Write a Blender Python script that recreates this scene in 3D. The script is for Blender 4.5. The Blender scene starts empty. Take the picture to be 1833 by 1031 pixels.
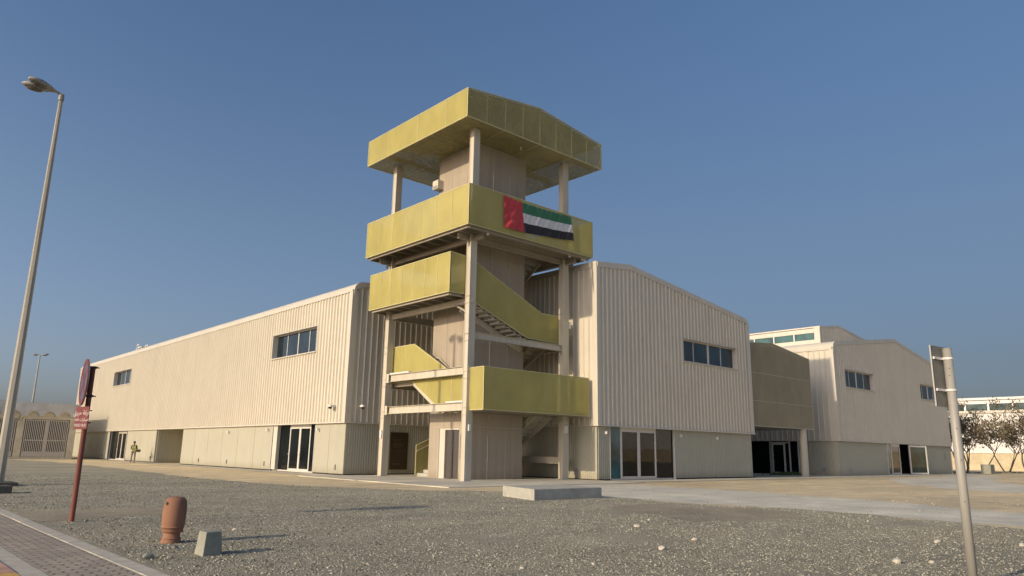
import bpy, bmesh, math, random
import numpy as np
from mathutils import Vector, Matrix
R = math.radians
random.seed(7); rng = np.random.default_rng(7)
scene = bpy.context.scene
col = scene.collection

# ---------------------------------------------------------------- camera
cam_d = bpy.data.cameras.new("camera"); cam = bpy.data.objects.new("camera", cam_d); col.objects.link(cam)
scene.camera = cam
yaw, pitch, roll, f_px = R(47.95), R(12.66), R(0.96), 1311.4
fw = Vector((math.cos(yaw)*math.cos(pitch), math.sin(yaw)*math.cos(pitch), math.sin(pitch)))
r0 = Vector((math.sin(yaw), -math.cos(yaw), 0)); u0 = r0.cross(fw)
rt = r0*math.cos(roll) + u0*math.sin(roll); up = -r0*math.sin(roll) + u0*math.cos(roll)
m = Matrix.Identity(4)
for i in range(3):
    m[i][0] = rt[i]; m[i][1] = up[i]; m[i][2] = -fw[i]
m[2][3] = 1.35
cam.matrix_world = m
cam_d.sensor_width = 36; cam_d.lens = f_px/1833*36
cam_d.clip_start = 0.1; cam_d.clip_end = 6000

# ---------------------------------------------------------------- sky and sun
SUN_AZ, SUN_EL = -0.7, 20.2          # direction the light travels, and its height
world = bpy.data.worlds.new("World"); scene.world = world; world.use_nodes = True
nt = world.node_tree; nt.nodes.clear()
sky = nt.nodes.new('ShaderNodeTexSky'); sky.sky_type = 'NISHITA'; sky.sun_disc = False
sky.sun_elevation = R(SUN_EL)
sx, sy = -math.cos(R(SUN_AZ)), -math.sin(R(SUN_AZ))
sky.sun_rotation = math.atan2(sx, sy)
sky.altitude = 0; sky.air_density = 1.0; sky.dust_density = 2.6; sky.ozone_density = 4.5
bg = nt.nodes.new('ShaderNodeBackground'); bg.inputs['Strength'].default_value = 0.142
wo = nt.nodes.new('ShaderNodeOutputWorld')
# dusty air: the lowest part of the sky is greyer than clean air would be
tc = nt.nodes.new('ShaderNodeTexCoord'); sx_ = nt.nodes.new('ShaderNodeSeparateXYZ'); nt.links.new(tc.outputs['Generated'], sx_.inputs[0])
hz = nt.nodes.new('ShaderNodeValToRGB'); nt.links.new(sx_.outputs[2], hz.inputs[0])
el = hz.color_ramp.elements; el[0].position = 0.0; el[0].color = (0.88,0.79,0.88,1); el[1].position = 0.60; el[1].color = (1,0.985,0.965,1)
e_ = el.new(0.12); e_.color = (0.95,0.79,0.76,1); e_ = el.new(0.28); e_.color = (1.04,0.88,0.79,1)
mu = nt.nodes.new('ShaderNodeMix'); mu.data_type = 'RGBA'; mu.blend_type = 'MULTIPLY'; mu.inputs[0].default_value = 1.0
nt.links.new(sky.outputs[0], mu.inputs[6]); nt.links.new(hz.outputs[0], mu.inputs[7])
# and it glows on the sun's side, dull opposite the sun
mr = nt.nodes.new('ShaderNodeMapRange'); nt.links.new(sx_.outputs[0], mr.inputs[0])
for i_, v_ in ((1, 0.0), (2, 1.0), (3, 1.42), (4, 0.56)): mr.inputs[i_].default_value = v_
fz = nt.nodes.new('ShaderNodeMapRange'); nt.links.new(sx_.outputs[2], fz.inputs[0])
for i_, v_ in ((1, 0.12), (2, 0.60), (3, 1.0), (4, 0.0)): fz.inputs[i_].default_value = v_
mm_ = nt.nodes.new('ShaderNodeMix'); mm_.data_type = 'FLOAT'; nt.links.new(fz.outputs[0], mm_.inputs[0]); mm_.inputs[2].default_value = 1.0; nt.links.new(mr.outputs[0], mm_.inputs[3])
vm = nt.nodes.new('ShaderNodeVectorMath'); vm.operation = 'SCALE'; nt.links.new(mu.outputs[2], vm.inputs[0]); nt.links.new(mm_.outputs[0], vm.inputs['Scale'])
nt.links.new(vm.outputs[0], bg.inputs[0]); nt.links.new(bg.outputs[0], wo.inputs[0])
sun_d = bpy.data.lights.new("sun", 'SUN'); sun_d.energy = 3.5; sun_d.angle = R(0.55); sun_d.color = (1.0, 0.81, 0.56)
sun = bpy.data.objects.new("sun", sun_d); col.objects.link(sun)
ld = Vector((math.cos(R(SUN_AZ))*math.cos(R(SUN_EL)), math.sin(R(SUN_AZ))*math.cos(R(SUN_EL)), -math.sin(R(SUN_EL))))
sun.rotation_euler = ld.to_track_quat('-Z', 'Y').to_euler()
scene.view_settings.view_transform = 'Standard'; scene.view_settings.look = 'None'
scene.view_settings.exposure = 0.0; scene.view_settings.gamma = 1.0
scene.render.engine = 'CYCLES'
scene.cycles.transparent_max_bounces = 24
scene.cycles.max_bounces = 8

# ---------------------------------------------------------------- materials
def new_mat(name):
    mt = bpy.data.materials.new(name); mt.use_nodes = True
    return mt, mt.node_tree, mt.node_tree.nodes['Principled BSDF']
def node(t, kind, **kw):
    n = t.nodes.new(kind)
    for k, v in kw.items(): setattr(n, k, v)
    return n
def coord(t, scale=(1,1,1), rot=(0,0,0)):
    g = node(t, 'ShaderNodeNewGeometry'); mp = node(t, 'ShaderNodeMapping')
    mp.inputs['Scale'].default_value = scale; mp.inputs['Rotation'].default_value = rot
    t.links.new(g.outputs['Position'], mp.inputs[0]); return mp.outputs[0]
def noise(t, vec, scale, detail=4, rough=0.6):
    n = node(t, 'ShaderNodeTexNoise'); n.inputs['Scale'].default_value = scale
    n.inputs['Detail'].default_value = detail; n.inputs['Roughness'].default_value = rough
    t.links.new(vec, n.inputs['Vector']); return n.outputs['Fac']
def ramp(t, fac, stops):
    n = node(t, 'ShaderNodeValToRGB'); e = n.color_ramp.elements
    while len(e) < len(stops): e.new(0.5)
    for i, (p, c) in enumerate(stops):
        e[i].position = p; e[i].color = (*c, 1) if len(c) == 3 else c
    t.links.new(fac, n.inputs[0]); return n.outputs[0]
def mix(t, a, b, fac, mode='MIX'):
    n = node(t, 'ShaderNodeMix', data_type='RGBA', blend_type=mode)
    for sock, v in ((n.inputs[6], a), (n.inputs[7], b), (n.inputs[0], fac)):
        if hasattr(v, 'links'): t.links.new(v, sock)
        elif isinstance(v, (int, float)): sock.default_value = v
        else: sock.default_value = (*v, 1)
    return n.outputs[2]
def bump(t, h, bs, strength=0.3, dist=0.02):
    n = node(t, 'ShaderNodeBump'); n.inputs['Strength'].default_value = strength; n.inputs['Distance'].default_value = dist
    t.links.new(h, n.inputs['Height']); t.links.new(n.outputs[0], bs.inputs['Normal'])
def painted(name, c, rough=0.55, var=0.035, streak=0.025, spec=0.35, metallic=0.0, dirt=None):
    """painted sheet metal: slow mottling, faint vertical rain streaks"""
    mt, t, b = new_mat(name)
    n1 = noise(t, coord(t, (0.5,0.5,0.5)), 1.3, 5)
    n2 = noise(t, coord(t, (3.0,3.0,0.12)), 1.2, 3)
    a = ramp(t, n1, [(0.3, tuple(x*(1-var) for x in c)), (0.7, tuple(min(1,x*(1+var)) for x in c))])
    s = ramp(t, n2, [(0.35, (1-streak*2,)*3), (0.6, (1,1,1))])
    o = mix(t, a, s, 1.0, 'MULTIPLY')
    if dirt:
        g = node(t, 'ShaderNodeNewGeometry'); sp = node(t, 'ShaderNodeSeparateXYZ'); t.links.new(g.outputs['Position'], sp.inputs[0])
        add = node(t, 'ShaderNodeMath', operation='MULTIPLY_ADD'); t.links.new(n2, add.inputs[0]); add.inputs[1].default_value = 0.5
        t.links.new(sp.outputs[2], add.inputs[2])
        dm = ramp(t, add.outputs[0], [(0.15, (0.75,0.72,0.66)), (0.75, (1,1,1))])
        o = mix(t, o, dm, 1.0, 'MULTIPLY')
    t.links.new(o, b.inputs['Base Color'])
    b.inputs['Roughness'].default_value = rough; b.inputs['Specular IOR Level'].default_value = spec
    b.inputs['Metallic'].default_value = metallic
    bump(t, noise(t, coord(t), 1.1, 2), b, 0.08, 0.05)
    return mt
def plain(name, c, rough=0.5, metallic=0.0, spec=0.5, nz=0.12, scale=12):
    mt, t, b = new_mat(name)
    n1 = noise(t, coord(t), scale, 4)
    a = ramp(t, n1, [(0.3, tuple(x*(1-nz) for x in c)), (0.7, tuple(min(1,x*(1+nz)) for x in c))])
    t.links.new(a, b.inputs['Base Color']); b.inputs['Roughness'].default_value = rough
    b.inputs['Metallic'].default_value = metallic; b.inputs['Specular IOR Level'].default_value = spec
    return mt
def concrete(name, c, scale=3.0, bs=0.4):
    mt, t, b = new_mat(name)
    n1 = noise(t, coord(t), scale, 8, 0.65); n2 = noise(t, coord(t), scale*14, 6, 0.7)
    a = ramp(t, n1, [(0.3, tuple(x*0.78 for x in c)), (0.7, tuple(x*1.15 for x in c))])
    s = ramp(t, n2, [(0.3, (0.78,)*3), (0.65, (1.06,)*3)])
    t.links.new(mix(t, a, s, 1.0, 'MULTIPLY'), b.inputs['Base Color']); b.inputs['Roughness'].default_value = 0.9
    b.inputs['Specular IOR Level'].default_value = 0.2
    bump(t, n2, b, bs, 0.01); return mt
def perforated(name, c, open_, rough=0.6):
    """punched sheet: holes far smaller than a pixel, so an even share of light goes through"""
    mt, t, b = new_mat(name)
    n1 = noise(t, coord(t, (1,1,0.6)), 0.9, 3); n3 = noise(t, coord(t), 24.0, 2)
    a = ramp(t, n1, [(0.3, tuple(x*0.88 for x in c)), (0.7, tuple(x*1.09 for x in c))])
    a = mix(t, a, ramp(t, n3, [(0.3,(0.93,)*3),(0.7,(1.04,)*3)]), 1.0, 'MULTIPLY')
    t.links.new(a, b.inputs['Base Color']); b.inputs['Roughness'].default_value = rough
    b.inputs['Specular IOR Level'].default_value = 0.25
    tr = node(t, 'ShaderNodeBsdfTransparent'); mx = node(t, 'ShaderNodeMixShader')
    mx.inputs[0].default_value = open_
    t.links.new(b.outputs[0], mx.inputs[1]); t.links.new(tr.outputs[0], mx.inputs[2])
    t.links.new(mx.outputs[0], t.nodes['Material Output'].inputs[0]); return mt
def glass(name, c=(0.012,0.022,0.03), rough=0.03, spec=0.7):
    mt, t, b = new_mat(name)
    n1 = noise(t, coord(t), 0.7, 3)
    t.links.new(ramp(t, n1, [(0.35, tuple(x*0.5 for x in c)), (0.65, tuple(x*1.6 for x in c))]), b.inputs['Base Color'])
    b.inputs['Roughness'].default_value = rough; b.inputs['Specular IOR Level'].default_value = spec
    bump(t, noise(t, coord(t), 0.8, 1), b, 0.04, 0.03); return mt

M = {}
M['clad'] = painted('cladding_paint', (0.61,0.57,0.47), 0.5)
M['lower'] = painted('lower_cladding_paint', (0.42,0.41,0.325), 0.6, dirt=True)
M['trim'] = painted('trim_paint', (0.60,0.565,0.48), 0.45, 0.05, 0.04)
M['steel'] = painted('steel_paint', (0.56,0.52,0.42), 0.5, 0.05, 0.06)
M['under'] = painted('steel_paint_shaded', (0.36,0.32,0.25), 0.6, 0.08, 0.05)  # darker copy of the steel paint: shade under the decks put into the colour
M['core'] = painted('core_panel_paint', (0.39,0.34,0.265), 0.6, 0.07, 0.05, dirt=True)
M['core_joint'] = plain('core_joint', (0.48,0.42,0.34), 0.7)
M['mesh'] = perforated('perforated_green', (0.50,0.445,0.15), 0.33)
M['mesh_open'] = perforated('perforated_green_canopy', (0.43,0.39,0.17), 0.52)
M['mesh_frame'] = plain('mesh_edge_green', (0.56,0.52,0.27), 0.5)
M['mesh_beige'] = perforated('perforated_beige', (0.33,0.29,0.19), 0.15)
M['mesh_beige_frame'] = plain('mesh_edge_beige', (0.56,0.51,0.38), 0.5)
M['roof'] = painted('roof_sheet', (0.56,0.53,0.45), 0.5)
M['glass'] = glass('window_glass'); M['door_glass'] = glass('door_glass', (0.006,0.009,0.010), 0.02, 0.22); M['green_glass'] = glass('green_door_glass', (0.015,0.035,0.03), 0.04, 0.3)
M['teal_glass'] = glass('teal_film_glass', (0.012,0.085,0.105), 0.05, 0.3)
M['frame'] = plain('aluminium_frame', (0.62,0.60,0.55), 0.4, 0.0)
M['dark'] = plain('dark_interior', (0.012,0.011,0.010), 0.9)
M['lift'] = plain('lift_steel', (0.20,0.18,0.16), 0.35, 0.8)
M['board'] = plain('bronze_board', (0.055,0.035,0.018), 0.35, 0.2)
M['board_gold'] = plain('board_lettering', (0.16,0.11,0.055), 0.4, 0.2)
M['white'] = plain('white_plastic', (0.72,0.71,0.68), 0.4)
M['black'] = plain('black_rubber', (0.02,0.02,0.02), 0.6)
M['galv'] = painted('galvanised_pole', (0.42,0.41,0.37), 0.5, 0.12, 0.12, 0.4, 0.1)
M['lampgrey'] = painted('lamp_pole_paint', (0.40,0.38,0.32), 0.55, 0.1, 0.1)
M['lamphead'] = plain('lamp_housing', (0.30,0.29,0.27), 0.5)
M['lampglass'] = plain('lamp_lens', (0.16,0.14,0.11), 0.2)
M['redpole'] = painted('rusty_red_paint', (0.24,0.075,0.055), 0.6, 0.35, 0.2)
M['signred'] = painted('sign_red', (0.20,0.05,0.05), 0.5, 0.2, 0.08)
M['signblue'] = painted('sign_blue', (0.125,0.115,0.19), 0.5, 0.3, 0.08)
M['signback'] = plain('sign_back', (0.24,0.235,0.20), 0.5, 0.1)
M['terracotta'] = painted('terracotta', (0.265,0.138,0.088), 0.85, 0.25, 0.12)
M['concrete'] = concrete('concrete', (0.46,0.45,0.39)); M['concrete_dark'] = concrete('old_concrete', (0.33,0.335,0.28), 5)
M['darkblock'] = concrete('dark_footing', (0.12,0.115,0.10), 6)
M['gatewall'] = concrete('rendered_wall', (0.72,0.66,0.50), 1.2, 0.2)
M['parapet'] = concrete('weathered_parapet', (0.66,0.66,0.64), 1.0, 0.2)
M['gatemetal'] = plain('gate_paint', (0.58,0.54,0.48), 0.5)
M['farwhite'] = painted('far_white_cladding', (0.74,0.73,0.70), 0.6, 0.06, 0.05)
M['farwall'] = concrete('far_cream_wall', (0.62,0.53,0.36), 0.8, 0.1)

# ---------------------------------------------------------------- mesh builder
class MB:
    def __init__(s): s.v = []; s.f = []; s.m = []; s.sm = False
    def quad(s, *p, mi=0):
        n = len(s.v); s.v += [tuple(q) for q in p]; s.f.append(tuple(range(n, n+len(p)))); s.m.append(mi); return s
    def box(s, x0, x1, y0, y1, z0, z1, mi=0):
        x0, x1 = sorted((x0, x1)); y0, y1 = sorted((y0, y1)); z0, z1 = sorted((z0, z1))
        n = len(s.v); s.v += [(x0,y0,z0),(x1,y0,z0),(x1,y1,z0),(x0,y1,z0),(x0,y0,z1),(x1,y0,z1),(x1,y1,z1),(x0,y1,z1)]
        for q in ((0,3,2,1),(4,5,6,7),(0,1,5,4),(1,2,6,5),(2,3,7,6),(3,0,4,7)):
            s.f.append(tuple(n+i for i in q)); s.m.append(mi)
        return s
    def bar(s, a, b, w, h, mi=0):
        """rectangular bar from a to b, w sideways, h upwards"""
        a = Vector(a); b = Vector(b); d = (b-a).normalized()
        side = d.cross(Vector((0,0,1)))
        side = side.normalized() if side.length > 1e-4 else Vector((1,0,0))
        u = side.cross(d).normalized(); n = len(s.v)
        for p in (a, b):
            for i, j in ((-1,-1),(1,-1),(1,1),(-1,1)): s.v.append(tuple(p + side*(i*w/2) + u*(j*h/2)))
        for q in ((0,1,2,3),(7,6,5,4),(0,4,5,1),(1,5,6,2),(2,6,7,3),(3,7,4,0)):
            s.f.append(tuple(n+i for i in q)); s.m.append(mi)
        return s
    def tube(s, a, b, r1, r2=None, n=12, mi=0, caps=True):
        r2 = r1 if r2 is None else r2
        a = Vector(a); b = Vector(b); d = (b-a).normalized()
        t = Vector((0,0,1)) if abs(d.z) < 0.9 else Vector((1,0,0))
        x = d.cross(t).normalized(); y = d.cross(x); k = len(s.v)
        for p, r in ((a, r1), (b, r2)):
            for i in range(n):
                w = 2*math.pi*i/n; s.v.append(tuple(p + x*(r*math.cos(w)) + y*(r*math.sin(w))))
        for i in range(n):
            j = (i+1) % n; s.f.append((k+i, k+j, k+n+j, k+n+i)); s.m.append(mi)
        if caps:
            s.f.append(tuple(k+i for i in reversed(range(n)))); s.m.append(mi)
            s.f.append(tuple(k+n+i for i in range(n))); s.m.append(mi)
        return s
    def prism(s, pts, off, mi=0):
        """closed polygon pts (3-D) pushed along off"""
        n = len(pts); k = len(s.v); off = Vector(off)
        s.v += [tuple(p) for p in pts] + [tuple(Vector(p)+off) for p in pts]
        s.f.append(tuple(k+i for i in range(n))); s.m.append(mi)
        s.f.append(tuple(k+n+i for i in reversed(range(n)))); s.m.append(mi)
        for i in range(n):
            j = (i+1) % n; s.f.append((k+j, k+i, k+n+i, k+n+j)); s.m.append(mi)
        return s
    def lathe(s, prof, c, n=32, mi=0, tilt=None):
        k = len(s.v); c = Vector(c)
        for r, z in prof:
            for i in range(n):
                w = 2*math.pi*i/n; p = Vector((r*math.cos(w), r*math.sin(w), z))
                if tilt: p = tilt @ p
                s.v.append(tuple(c+p))
        for a in range(len(prof)-1):
            for i in range(n):
                j = (i+1) % n; s.f.append((k+a*n+i, k+a*n+j, k+(a+1)*n+j, k+(a+1)*n+i)); s.m.append(mi)
        s.f.append(tuple(k+i for i in reversed(range(n)))); s.m.append(mi)
        s.f.append(tuple(k+(len(prof)-1)*n+i for i in range(n))); s.m.append(mi)
        return s
    def build(s, name, mats, parent=None, smooth=False, bevel=0):
        mats = mats if isinstance(mats, (list, tuple)) else [mats]
        org = parent['_o'] if parent is not None else (0,0,0)
        me = bpy.data.meshes.new(name)
        o = Vector(org)
        me.from_pydata([tuple(Vector(v)-o) for v in s.v], [], s.f); me.update()
        for q in mats: me.materials.append(q)
        if len(mats) > 1: me.polygons.foreach_set('material_index', s.m)
        bm = bmesh.new(); bm.from_mesh(me); bmesh.ops.remove_doubles(bm, verts=bm.verts, dist=1e-5)
        bmesh.ops.recalc_face_normals(bm, faces=bm.faces); bm.to_mesh(me); bm.free()
        if smooth: me.polygons.foreach_set('use_smooth', [True]*len(me.polygons))
        ob = bpy.data.objects.new(name, me); col.objects.link(ob)
        if parent is not None: ob.parent = parent
        ob['_o'] = org
        if bevel:
            bv = ob.modifiers.new('bevel', 'BEVEL'); bv.width = bevel; bv.segments = 2; bv.limit_method = 'ANGLE'
        return ob
def tag(o, label=None, cat=None, group=None, kind=None):
    if label: o['label'] = label
    if cat: o['category'] = cat
    if group: o['group'] = group
    if kind: o['kind'] = kind
    return o
def thing(name, loc, label, cat, group=None):
    o = bpy.data.objects.new(name, None); col.objects.link(o); o.location = loc; o['_o'] = tuple(loc)
    o.empty_display_size = 0.3
    return tag(o, label, cat, group)
def struct(name, mb, mat, **k): return tag(mb.build(name, mat, **k), kind='structure')
def isec(mb, a, b, w, h, t=0.02):
    """rolled steel I-beam from a to b (a, b on its centre line)"""
    a = Vector(a); b = Vector(b); z = Vector((0,0,1))
    d = (b-a).normalized(); u = d.cross(z).normalized().cross(d)
    mb.bar(a, b, t, h-2*t); mb.bar(a+u*(h/2-t/2), b+u*(h/2-t/2), w, t); mb.bar(a-u*(h/2-t/2), b-u*(h/2-t/2), w, t)

# ---------------------------------------------------------------- corrugated sheets
def corr(axis, c, out, u0, u1, z0, ztop, pitch=0.36, depth=0.09, rib=0.075, holes=(), broad=None):
    """Ribbed sheet standing in the plane axis=c; ribs stand out on side out; ztop a number or function of u."""
    zt = ztop if callable(ztop) else (lambda u: ztop)
    mb = MB(); fl = min(0.045, pitch*0.12)
    br = []; u = u0
    while u < u1-1e-6:
        base = u
        for du, o in ((0,0),(pitch-rib-2*fl,0),(pitch-rib-fl,depth),(pitch-fl,depth),(pitch,0)):
            if base+du <= u1+1e-6: br.append((base+du, o))
        u += pitch
    if br[-1][0] < u1-1e-6: br.append((u1, 0))
    def offs(x):
        for a, b in zip(br, br[1:]):
            if a[0]-1e-9 <= x <= b[0]+1e-9:
                w = b[0]-a[0]; return a[1] if w < 1e-9 else a[1]+(b[1]-a[1])*(x-a[0])/w
        return 0
    xs = sorted(set([round(b[0], 5) for b in br] + [round(h, 5) for q in holes for h in q[:2] if u0 < h < u1] + [round(x,5) for x in (broad or []) if u0 < x < u1]))
    for a, b in zip(xs, xs[1:]):
        if b-a < 1e-5: continue
        mid = (a+b)/2; oa, ob = offs(a), offs(b)
        cuts = [(z0, z0)] + sorted([(h[2], h[3]) for h in holes if h[0] < mid < h[1]]) + [(None, None)]
        for (p, q), (r_, s_) in zip(cuts, cuts[1:]):
            la, lb = q, q
            ha, hb = (r_, r_) if r_ is not None else (zt(a), zt(b))
            if max(ha-la, hb-lb) <= 1e-4: continue
            pa, pb = c+out*oa, c+out*ob
            if axis == 'x': mb.quad((pa,a,la),(pb,b,lb),(pb,b,hb),(pa,a,ha))
            else: mb.quad((a,pa,la),(b,pb,lb),(b,pb,hb),(a,pa,ha))
    return mb
def P(axis, c, u, z): return (c, u, z) if axis == 'x' else (u, c, z)
def abox(mb, axis, c0, c1, u0, u1, z0, z1, mi=0):
    return mb.box(c0, c1, u0, u1, z0, z1, mi) if axis == 'x' else mb.box(u0, u1, c0, c1, z0, z1, mi)

def window(root, axis, c, out, u0, u1, z0, z1, mull, depth=0.28, label=None, proud=0.085):
    """ribbon window sunk in the wall: reveal box, sill, mullions (fractions, width), panes"""
    i = -out
    fr = MB(); t = 0.03
    a, b = c+out*proud, c+i*(depth+0.02)
    abox(fr, axis, a, b, u0-t, u0, z0-t, z1+t); abox(fr, axis, a, b, u1, u1+t, z0-t, z1+t)
    abox(fr, axis, a, b, u0, u1, z1, z1+t)
    g = c+i*depth
    for m_, w in mull:
        um = u0+(u1-u0)*m_; abox(fr, axis, g-0.035, g+0.035, um-w/2, um+w/2, z0+0.05, z1-0.05)
    abox(fr, axis, g-0.035, g+0.035, u0, u1, z1-0.05, z1); abox(fr, axis, g-0.035, g+0.035, u0, u1, z0, z0+0.05)
    fo = fr.build('window', M['frame'], root)
    if label: fo['label'] = label
    abox(MB(), axis, 0,0,0,0,0,0)
    s = MB(); abox(s, axis, c+out*(proud+0.05), b, u0-0.1, u1+0.1, z0-t-0.045, z0-t-0.001)
    abox(s, axis, c+out*proud, b, u0, u1, z0-t, z0)
    s.build('sill', M['trim'], fo)
    es = [0]+[m_ for m_, w in mull]+[1]
    for p, q in zip(es, es[1:]):
        pm = MB(); abox(pm, axis, g-0.008, g+0.008, u0+(u1-u0)*p+0.005, u0+(u1-u0)*q-0.005, z0+0.02, z1-0.02); pm.build('pane', M['glass'], fo)
    return fo
def entrance(root, axis, c, out, u0, u1, z1, lay, depth=0.12, rev=True):
    """glazed ground-floor front. lay: list of (kind, u_from, u_to), kind 'fixed','teal','leaf','void'"""
    i = -out; g = c+i*depth
    ff = MB(); 
    if rev:
        a, b = c+out*0.02, c+i*(depth+0.25)
        abox(ff, axis, a, b, u0-0.04, u0, 0.0, z1); abox(ff, axis, a, b, u1, u1+0.04, 0.0, z1)
    abox(ff, axis, g-0.03, g+0.03, u0, u1, 0.02, 0.09)
    fo = ff.build('entrance_frame', M['frame'], root)
    for kind, a, b in lay:
        a, b = sorted((a, b))
        if kind in ('fixed', 'teal'):
            w = MB(); abox(w, axis, g-0.01, g+0.01, a+0.02, b-0.02, 0.1, z1-0.02)
            w.build('pane', M['teal_glass'] if kind == 'teal' else M['door_glass'], fo)
            for q in (a, b):
                w = MB(); abox(w, axis, g-0.03, g+0.03, q-0.02, q+0.02, 0.09, z1); w.build('mullion', M['frame'] if kind == 'teal' else M['dark'], fo)
        elif kind == 'leaf':
            w = MB(); s = 0.11; top = z1-0.16
            abox(w, axis, g-0.05, g+0.05, a+0.005, a+s, 0.09, top); abox(w, axis, g-0.05, g+0.05, b-s, b-0.005, 0.09, top)
            abox(w, axis, g-0.05, g+0.05, a+s, b-s, top-s, top); abox(w, axis, g-0.05, g+0.05, a+s, b-s, 0.09, 0.09+s)
            lf = w.build('door', M['frame'], root)
            w = MB(); abox(w, axis, g-0.01, g+0.01, a+s-0.01, b-s+0.01, 0.12+s/2, top-s+0.01); w.build('pane', M['door_glass'], lf)
            w = MB(); hu = b-s*0.5
            hz = 1.05
            w.tube(P(axis, g+out*0.05, hu, hz), P(axis, g+out*0.12, hu, hz), 0.02, n=8); w.tube(P(axis, g+out*0.12, hu, hz), P(axis, g+out*0.12, hu-0.17, hz), 0.016, n=8)
            w.build('handle', M['white'], lf)
            w = MB(); abox(w, axis, g-0.045, g+0.045, a, b, top+0.002, z1); w.build('transom', M['frame'], fo)
    return fo

# ================================================================= GROUND
def ground_mat(name, c1, c2, c3, s1, s2, bs, pale=0.0):
    mt, t, b = new_mat(name)
    n1 = noise(t, coord(t), s1, 7, 0.6); n2 = noise(t, coord(t), s2, 6, 0.75)
    n4 = noise(t, coord(t, (0.35,0.9,1), (0,0,0.3)), 0.35, 5, 0.6)
    a = ramp(t, n2, [(0.30, c1), (0.52, c2), (0.75, c3)])
    a = mix(t, a, ramp(t, n1, [(0.3, (0.80,0.80,0.79)), (0.7, (1.14,1.12,1.08))]), 1.0, 'MULTIPLY')
    a = mix(t, a, ramp(t, n4, [(0.35, (0.84,0.84,0.85)), (0.65, (1.12,1.10,1.06))]), 1.0, 'MULTIPLY')
    if pale:
        v = node(t, 'ShaderNodeTexVoronoi'); v.inputs['Scale'].default_value = 9; t.links.new(coord(t), v.inputs['Vector'])
        mk = ramp(t, v.outputs['Distance'], [(0.10, (1,1,1)), (0.16, (0,0,0))])
        n5 = noise(t, coord(t), 0.8, 4)
        mk = mix(t, mk, ramp(t, n5, [(0.5, (0,0,0)), (0.62, (1,1,1))]), 1.0, 'MULTIPLY')
        a = mix(t, a, (0.50,0.47,0.40), mk)
        n6 = noise(t, coord(t, (0.5,1.1,1), (0,0,0.5)), 0.28, 6, 0.65)
        a = mix(t, a, (0.42,0.37,0.28), ramp(t, n6, [(0.50, (0,0,0)), (0.66, (0.8,)*3)]))
    t.links.new(a, b.inputs['Base Color']); b.inputs['Roughness'].default_value = 0.95; b.inputs['Specular IOR Level'].default_value = 0.15
    bump(t, n2, b, bs, 0.03); return mt
M['sand'] = ground_mat('sand', (0.50,0.42,0.28), (0.68,0.58,0.39), (0.78,0.68,0.48), 0.9, 30, 0.6)
M['gravel'] = ground_mat('gravel', (0.15,0.148,0.118), (0.40,0.39,0.315), (0.60,0.585,0.48), 0.8, 52, 1.0, pale=1)
M['track'] = ground_mat('compacted_track', (0.55,0.54,0.46), (0.63,0.615,0.53), (0.69,0.67,0.58), 0.7, 40, 0.25)
M['apron'] = ground_mat('concrete_apron', (0.50,0.485,0.41), (0.57,0.55,0.47), (0.62,0.60,0.51), 0.8, 20, 0.15)
M['asphalt'] = ground_mat('asphalt', (0.045,0.045,0.045), (0.06,0.06,0.06), (0.09,0.09,0.088), 1, 60, 0.4)

KX = 1.55                                   # road-side face of the kerb
g = MB(); g.quad((KX,-1500,0),(2500,-1500,0),(2500,2500,0),(KX,2500,0)); struct('ground', g, M['sand'])
g = MB(); g.quad((-2000,-1500,-0.13),(KX+0.02,-1500,-0.13),(KX+0.02,2500,-0.13),(-2000,2500,-0.13)); struct('road', g, M['asphalt'])
def ragged(pts, amp, step=0.35, seed=1):
    rr = random.Random(seed); out = []
    n = len(pts)
    for i in range(n):
        a = Vector(pts[i][:2]); b = Vector(pts[(i+1) % n][:2]); L = (b-a).length
        rough = pts[i][2] if len(pts[i]) > 2 else 1
        k = max(1, int(L/step)) if rough else 1; nrm = Vector((-(b-a).y, (b-a).x)).normalized(); ph = rr.random()*10
        for j in range(k):
            tt = j/k; w = amp*rough*(0.5*math.sin(ph+tt*L*0.9)+0.35*math.sin(ph*2+tt*L*2.3)+rr.uniform(-0.5,0.5))*min(1, 4*min(tt, 1-tt)) if rough else 0
            out.append(a+(b-a)*tt+nrm*w)
    return out
def sheet(name, pts, z, mat, amp=0.3, seed=1):
    g = MB(); g.quad(*[(p.x, p.y, z) for p in ragged(pts, amp, seed=seed)]); return struct(name, g, mat)
GR = [(2.87,-30,0),(2.87,88,0),(11.6,82.5),(13.6,70),(13.4,56),(12.8,44),(12.4,36),(12.6,29.5),(13.6,25.2),(15.2,22.4),(17.2,20.4),(18.6,18.2),(18.7,15.6),(18.1,13.2),(19.3,9.4),(18.6,6),(17.7,3.5),(17,-4),(15,-30)]
sheet('gravel_lot', GR, 0.012, M['gravel'], 0.35, 3)
sheet('dirt_track', [(18.9,-30),(18.4,0),(18.8,6),(19.6,10),(18.6,14),(18.9,17),(20.5,22.5),(27.4,23.8),(27.5,18),(26.6,14),(25.6,10),(23.6,6),(23.4,0),(24,-30)], 0.004, M['track'], 0.3, 5)
sheet('dirt_track', [(36,-30),(36.6,6),(38.6,9.2),(40,13),(45,17),(54,21),(75,22.6),(79,21),(60,16.5),(50,12.4),(47,9),(46,4),(46,-30)], 0.004, M['track'], 0.35, 9)
ap = MB(); ap.quad((17.6,22.9,0.03),(29.6,22.9,0.03),(29.6,35.9,0.03),(17.9,35.9,0.03)); 
ap.quad((17.6,22.9,0.03),(17.6,22.9,-0.1),(29.6,22.9,-0.1),(29.6,22.9,0.03)); ap.quad((17.6,22.9,0.03),(17.9,35.9,0.03),(17.9,35.9,-0.1),(17.6,22.9,-0.1))
struct('tower_pavement', ap, M['apron'])
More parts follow.
